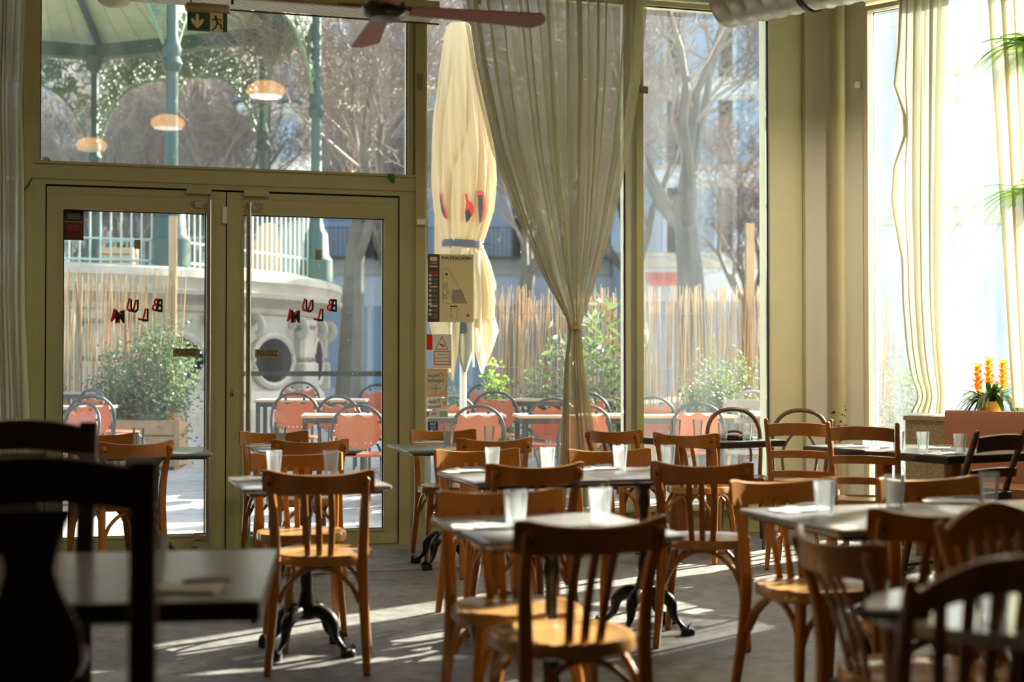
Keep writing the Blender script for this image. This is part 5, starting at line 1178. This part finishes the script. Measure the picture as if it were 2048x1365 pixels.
for k in range(16):
    a = KPH - k*PI/8 + PI/16
    if math.sin(a) > .3: continue
    M = RZ(a) @ T(RB, 0, 0); g = G(M=M)
    g.bbox((-.1, -.30, .55), (.16, .30, 1.0), .03); g.bbox((-.1, -.27, 1.02), (.12, .27, 1.48), .05); g.bbox((-.1, -.30, 1.50), (.14, .30, LZ(1.93)), .04); g.build('pilaster', STONE, ks)
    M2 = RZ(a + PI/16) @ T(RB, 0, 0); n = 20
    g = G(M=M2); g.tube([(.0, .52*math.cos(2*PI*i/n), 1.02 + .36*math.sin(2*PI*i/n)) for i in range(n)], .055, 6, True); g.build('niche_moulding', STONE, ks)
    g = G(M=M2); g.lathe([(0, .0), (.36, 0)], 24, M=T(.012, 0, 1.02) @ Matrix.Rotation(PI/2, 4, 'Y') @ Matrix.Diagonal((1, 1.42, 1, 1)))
    g.lathe([(0, .01), (.3, .012), (.36, 0)], 24, M=T(.012, 0, 1.02) @ Matrix.Rotation(PI/2, 4, 'Y') @ Matrix.Diagonal((1, 1.42, 1, 1))); g.build('niche_shade_disc', mat('painted_niche_shade_%d' % k, (.008, .009, .008), .9, spec=.1), ks)  # flat black disc painted in place of the shade inside a niche
    for sy in (-1, 1):
        g = G(M=M); pts = [(.10 + .10*math.cos(R(q)), sy*.42, LZ(1.86) - .10 + .12*math.sin(R(q))) for q in range(-80, 200, 28)]; g.sweep(pts, rsec(.12, .07), up=(0, 1, 0)); g.build('scroll_bracket', STONE, ks)
for k, v in enumerate(kv):
    g = G(); zl_ = LZ(KZ); top = LZ(KT)
    g.lathe([(.26, zl_), (.26, zl_ + .35), (.20, zl_ + .42), (.18, zl_ + .75), (.13, zl_ + .82), (.10, zl_ + .95), (.088, zl_ + 1.2), (.080, zl_ + 2.55), (.11, zl_ + 2.58), (.14, zl_ + 2.66), (.10, zl_ + 2.75), (.13, zl_ + 2.85), (.09, zl_ + 2.95), (.075, zl_ + 3.05), (.070, top - .3), (.14, top - .22), (.18, top - .05), (.20, top)], 12, (v.x, v.y, 0)); g.build('column', GREENL, ks)
for k in range(8):
    a, b = kv[k], kv[(k+1) % 8]; d = (b-a).normalized(); L = (b-a).length; nn = Vector((-d.y, d.x, 0)); M = Matrix(((d.x, nn.x, 0, a.x), (d.y, nn.y, 0, a.y), (0, 0, 1, 0), (0, 0, 0, 1)))
    g = G(M=M); g.box((0, -.09, LZ(KT) - .02), (L, .09, LZ(KT) + .22)); g.build('ring_beam', GREENL, ks, False)
    # lacy fretwork under the beam
    rnd = random.Random(40 + k); g = G(M=M)
    def low(u): # lower edge of the fretwork below the beam
        e = abs(2*u - 1); return .52 + 1.45*e**4.5 - .0 + .18*math.cos(2*PI*u*1)**8*(0) + (.16 if abs(u-.5) < .03 else 0)
    zt2 = LZ(KT) - .02
    ex = [(L*u, 0, zt2 - low(u)) for u in [.03 + .94*i/40 for i in range(41)]]; g.sweep(ex, rsec(.05, .05), up=(0, 1, 0)); g.box((.05, -.02, zt2 - .05), (L - .05, .02, zt2))
    for i in range(430):
        u = rnd.uniform(.03, .97); dd_ = rnd.uniform(.05, max(.1, low(u) - .04)); r = rnd.uniform(.05, .12); a0 = rnd.uniform(0, 6.28); sp = rnd.uniform(3.5, 6)
        pts = [(L*u + r*(1 - .5*q/9)*math.cos(a0 + sp*q/9), 0, zt2 - dd_ + r*(1 - .5*q/9)*math.sin(a0 + sp*q/9)) for q in range(10)]
        g.sweep(pts, [(-.014, -.014), (.014, -.014), (.014, .014), (-.014, .014)], up=(0, 1, 0))
    g.build('fretwork', mat('green_fretwork', (.16, .25, .13), .5) if k == 0 else MATS['green_fretwork'], ks, False)
    # railing
    g = G(M=M); nb = 26
    for i in range(nb): x = .25 + (L - .5)*i/(nb-1); g.tube([(x, 0, LZ(KZ) + .02), (x, 0, LZ(KZ) + 1.05)], .013, 5)
    g.tube([(.15, 0, LZ(KZ) + 1.06), (L - .15, 0, LZ(KZ) + 1.06)], .028, 6); g.tube([(.15, 0, LZ(KZ) + .08), (L - .15, 0, LZ(KZ) + .08)], .018, 6); g.tube([(.15, 0, LZ(KZ) + .35), (L - .15, 0, LZ(KZ) + .35)], .014, 6); g.build('railing', GREENP, ks)
    # roof panel
    g = G(); e = 1.16; A, B = a*e, b*e; zr0, zr1 = LZ(KT) + .18, LZ(KT) + 2.5; A2, B2 = a*.12, b*.12
    vs = [(A.x, A.y, zr0), (B.x, B.y, zr0), (B2.x, B2.y, zr1), (A2.x, A2.y, zr1)]; vs += [(x, y, z + .06) for x, y, z in vs]
    g.add(vs, [(0,3,2,1),(4,5,6,7),(0,1,5,4),(1,2,6,5),(2,3,7,6),(3,0,4,7)]); g.build('roof_panel', GREENB, ks, False)
    g = G(); g.sweep([(A.x*.99, A.y*.99, zr0 - .08), (A2.x, A2.y, zr1 - .08)], rsec(.12, .14)); g.build('rafter', GREENL, ks, False)
    g = G(); 
    for q in range(1, 9): 
        P0 = A.lerp(B, q/9); P1 = A2.lerp(B2, q/9); g.sweep([(P0.x, P0.y, zr0 - .012), (P1.x, P1.y, zr1 - .012)], rsec(.03, .03))
    g.build('roof_batten', GREENB, ks, False)
# balcony-like railing and items on the bandstand
q = Vector((X(535, 21.5), 21.5, 0)); t = thing('covered_object', 'cream cloth-covered bundle behind the bandstand railing in the right door glass', 'bundle', (q.x, q.y, KZ))
g = G(); n = 24; g.layers([(.20*math.cos(2*PI*i/n)*(1 + .12*math.sin(5*i)), .2*math.sin(2*PI*i/n)) for i in range(n)], [(1.1, .005), (1.05, .3), (.9, .62), (.62, .82), (.4, .88)]); g.build('cloth_cover', CREAMCLOTH, t)
t = thing('crate', 'beige slatted crate behind the bandstand railing in the left door glass', 'crate', (X(237, 20.5), 20.5, KZ))
for k in range(4): g = G(); g.box((-.24, -.15, .01 + k*.105), (.24, .15, .1 + k*.105)); g.build('slat', PINE if k % 2 else TEAK, t, False)

# ------------------------------------------------------------------ street lamps
BLUEL = mat('blue_grey_lamp_metal', (.10, .17, .24), .4); GLOBE = mat('milky_globe', (.85, .88, .86), .25)
def street_lamp(px, d, py_head, label, arms=((-.5), (.5))):
    x = X(px, d); z0 = zg(d); t = thing('street_lamp', label, 'lamp', (x, d, z0)); zh = CAMZ + (735 - py_head)*d/FPX - z0
    g = G(); g.lathe([(.16, 0), (.16, .3), (.09, .5), (.07, 1.5), (.05, zh + .15), (.08, zh + .2), (0, zh + .45)], 12); g.build('post', GREENL, t)
    g = G(); g.tube([(-.62, 0, zh + .12), (.62, 0, zh + .12)], .03, 6); g.build('crossbar', GREENL, t)
    for s in arms:
        g = G(); g.lathe([(.04, .12), (.06, .05), (.13, 0), (.16, -.08), (.30, -.20), (.31, -.24), (.28, -.24), (.05, -.16)], 20, (s*1.0, 0, zh)); h = g.build('lamp_shade', BLUEL, t)
        g = G(); g.lathe([(.0, -.53), (.10, -.51), (.17, -.44), (.19, -.36), (.17, -.27), (.14, -.24)], 18, (s*1.0, 0, zh)); g.build('globe', GLOBE, h)
    return t
street_lamp(535, 31, 182, 'street lamp with two hanging white globes seen through the bandstand')

# ------------------------------------------------------------------ buildings
def building(name, label, x0, x1, y, h, wall, floors, cols, shutter, winm, ang=0, ground=3.6, skip=(), awning=None, w_=1.1, hh=1.9, dep=8, bal=False):
    t = thing(name, label, 'building', ((x0+x1)/2, y, zg(y)), ang); W = x1 - x0
    g = G(); g.box((-W/2, 0, -.3), (W/2, dep, h)); g.build('wall', wall, t, False)
    g = G(); g.box((-W/2 - .15, -.25, h), (W/2 + .15, dep, h + .25)); g.build('cornice', STONE, t, False)
    g = G(); g.box((-W/2, -.08, ground), (W/2, -.001, ground + .25)); g.build('string_course', STONE, t, False)
    fh = (h - ground)/max(1, floors)
    for f in range(floors):
        for c in range(cols):
            if (f, c) in skip: continue
            xc = -W/2 + W*(c + .5)/cols; zc = ground + fh*(f + .5) + .1
            g = G(); g.box((xc - w_/2 - .12, -.06, zc - hh/2 - .12), (xc + w_/2 + .12, -.002, zc + hh/2 + .15)); fr = g.build('window', STONE, t, False)
            g = G(); g.box((xc - w_/2, -.075, zc - hh/2), (xc + w_/2, -.061, zc + hh/2)); g.build('pane', winm, fr, False)
            if shutter:
                for s in (-1, 1): g = G(); g.box((xc + s*w_/2, -.10, zc - hh/2), (xc + s*(w_/2 + w_*.5), -.062, zc + hh/2)); g.build('shutter', shutter, fr, False)
            if bal: g = G(); [g.box((xc - w_/2 - .2 + k*.14, -.42, zc - hh/2), (xc - w_/2 - .18 + k*.14, -.40, zc - hh/2 + .9)) for k in range(int((w_ + .4)/.14) + 1)]; g.box((xc - w_/2 - .22, -.44, zc - hh/2 + .9), (xc + w_/2 + .22, -.38, zc - hh/2 + .94)); g.box((xc - w_/2 - .22, -.44, zc - hh/2 - .08), (xc + w_/2 + .22, -.08, zc - hh/2)); g.build('balcony', IRON, fr, False)
    nc = max(2, cols)
    for c in range(nc):
        xc = -W/2 + W*(c + .5)/nc; g = G(); g.box((xc - .7, -.05, 0), (xc + .7, -.003, 2.6)); g.build('doorway', winm, t, False)
    return t
FA = mat('pale_blue_grey_render', (.52, .55, .57), .9, var=.12, vscale=.6); FB = mat('pale_stone_render', (.50, .52, .54), .9, var=.1, vscale=.6); FC_ = mat('pinkish_grey_render', (.66, .62, .60), .9, var=.15, vscale=.5)
FW = mat('white_render', (.44, .50, .56), .9, var=.06, vscale=.8); WIN = mat('dark_blue_windows', (.20, .27, .35), .25); SHB = mat('blue_shutters', (.28, .36, .45), .7)
building('building', 'pale blue-grey apartment block behind the plane trees, right of the bandstand', X(640, 46), X(1240, 46), 46, 15, FA, 4, 6, SHB, WIN, bal=True)
bb = building('building', 'pale stone apartment block seen through the dusty window', X(1245, 42), X(1760, 42), 42, 14, FB, 4, 5, SHB, WIN)
building('building', 'greyish block far behind the bandstand and trees at the left', X(-260, 62), X(620, 62), 62, 17, FC_, 5, 9, None, WIN)
building('building', 'sunlit white building seen through the bright right window', 7.0, 21.0, 27, 8.8, FW, 2, 6, None, mat('pale_windows', (.45, .55, .65), .3), ang=R(-8))
g = G(); x0, x1 = X(1290, 41.5), X(1382, 41.5); z0 = CAMZ + (735 - 575)*41.5/FPX; z1 = CAMZ + (735 - 543)*41.5/FPX
g.add([(x0, 41.7, z1), (x1, 41.7, z1), (x1, 40.6, z0 + .12), (x0, 40.6, z0 + .12), (x0, 41.7, z1 - .05), (x1, 41.7, z1 - .05), (x1, 40.6, z0), (x0, 40.6, z0)], [(0,1,2,3),(7,6,5,4),(0,3,7,4),(1,5,6,2),(2,6,7,3),(0,4,5,1)])
tag(g.build('awning', mat('faded_red_awning', (.62, .10, .08), .7), None, False), 'faded red shop awning on the pale stone block', 'awning')

# ------------------------------------------------------------------ plane trees
def tree_mesh(seed, h, r, depth=5, spread=.62, fork=.28, leanx=0, twigs=3, lo=.30):
    rnd = random.Random(seed); gt, gb = G(), G()
    def ring(g, p, d, r_, n):
        x = d.cross(Vector((.3, 1, .2))).normalized(); y = d.cross(x); i0 = len(g.v)
        for i in range(n): a = 2*PI*i/n; g.v.append((p + x*r_*math.cos(a) + y*r_*math.sin(a))[:])
        return i0
    def branch(p, d, L, r_, lev):
        n = 8 if lev == 0 else (6 if lev == 1 else (4 if lev == 2 else 3)); seg = 6 if lev < 2 else (4 if lev < 4 else 3)
        g = gt if lev <= 1 else gb; prev = ring(g, p, d, r_, n); pts = [(p, d, r_)]; rr = r_
        for s in range(seg):
            w = .045 if lev == 0 else .16 + .05*lev
            d = (d + Vector((rnd.gauss(0, w), rnd.gauss(0, w), rnd.gauss(0, w*.6) + (.10 if lev > 0 else 0)))).normalized()
            p = p + d*L/seg; rr = r_*(1 - (.45 if lev == 0 else .7)*(s+1)/seg); cur = ring(g, p, d, max(rr, .0055), n)
            for i in range(n): g.f.append((prev+i, prev+(i+1) % n, cur+(i+1) % n, cur+i)); g.mi.append(0)
            prev = cur; pts.append((p, d, rr))
        if lev >= depth: return
        k = [5, 5, 5, 5, 6, 3][lev] if lev < 6 else 2
        for c in range(k):
            u = (.75 + .25*rnd.random()) if lev == 0 else rnd.uniform(.3, 1.0)
            q, dd, r2 = pts[min(seg, max(1, round(u*seg)))]
            ax = Vector((rnd.gauss(0, 1), rnd.gauss(0, 1), rnd.gauss(0, .4))).normalized(); nd = (dd + ax*spread*(1 + .15*lev) + Vector((0, 0, .12))).normalized()
            branch(q, nd, L*(1.15 if lev == 0 else .66)*rnd.uniform(.75, 1.15), max(r2*(.62 if lev == 0 else .55), .007), lev+1)
    branch(Vector((0, 0, -.1)), Vector((leanx, 0, 1)).normalized(), h*lo, r, 0)
    return gt, gb
TREES = []
def plane_tree(k, x, y, sc, rz, label, group=None, z=None):
    zz_ = zg(y) if z is None else z
    if k >= len(TREES) or TREES[k] is None: raise ValueError
    root = TREES[k]
    if 'label' not in root.keys() or root['label'] == 'x':
        root.location = (x, y, zz_); root.rotation_euler = (0, 0, rz); root['label'] = label; t = root
        if group: t['group'] = group
    else: t = dup(root, (x, y, zz_), rz, label, group)
    t.scale = (sc,)*3; return t
for sd, h, r, dp, sp, lo in ((101, 12, .27, 5, .55, .27), (202, 11, .30, 5, .60, .34), (303, 11.5, .27, 5, .68, .25)):
    gt, gb = tree_mesh(sd, h, r, dp, sp, lo=lo); t = thing('plane_tree', 'x', 'tree')
    gt.build('trunk', BARKA, t); gb.build('branches', TWIG, t, False); TREES.append(t)
    print('tree faces', len(gt.f), len(gb.f))
plane_tree(0, X(700, 24), 24, .98, 1.2, 'large bare plane tree with pale forked trunk seen through the right door leaf')
plane_tree(1, X(1405, 22.5), 22.5, 1.0, 4.3, 'large bare plane tree filling the dusty window')
plane_tree(2, X(1010, 29), 29, 1.0, .4, 'bare plane tree behind the sheer curtain')
plane_tree(2, X(130, 36), 36, .95, 2.0, 'bare plane tree left of the bandstand column at far left', 'plane trees around the square')
plane_tree(0, X(790, 33), 33, .9, 4.0, 'bare plane tree between the door post and the parasol', 'plane trees around the square')
gr = 'bare plane trees massed at the back of the square'
rnd = random.Random(55)
for i, (px, d) in enumerate(((60, 44), (-60, 38), (240, 40), (330, 46), (420, 38), (500, 44), (590, 50), (170, 52), (385, 54), (280, 33), (460, 31))):
    plane_tree(i % 3, X(px, d), d, rnd.uniform(.85, 1.05), rnd.uniform(0, 6), 'bare plane tree in the twiggy mass seen through and beyond the bandstand', gr)
for i, (px, d) in enumerate(((1290, 33), (1500, 35), (1160, 38))):
    plane_tree((i+1) % 3, X(px, d), d, rnd.uniform(.85, 1.0), rnd.uniform(0, 6), ('bare plane tree at the left of the dusty window, before the stone block', 'bare plane tree at the right of the dusty window, before the stone block', 'bare plane tree before the blue-grey block, behind the curtain')[i], 'plane trees around the square')
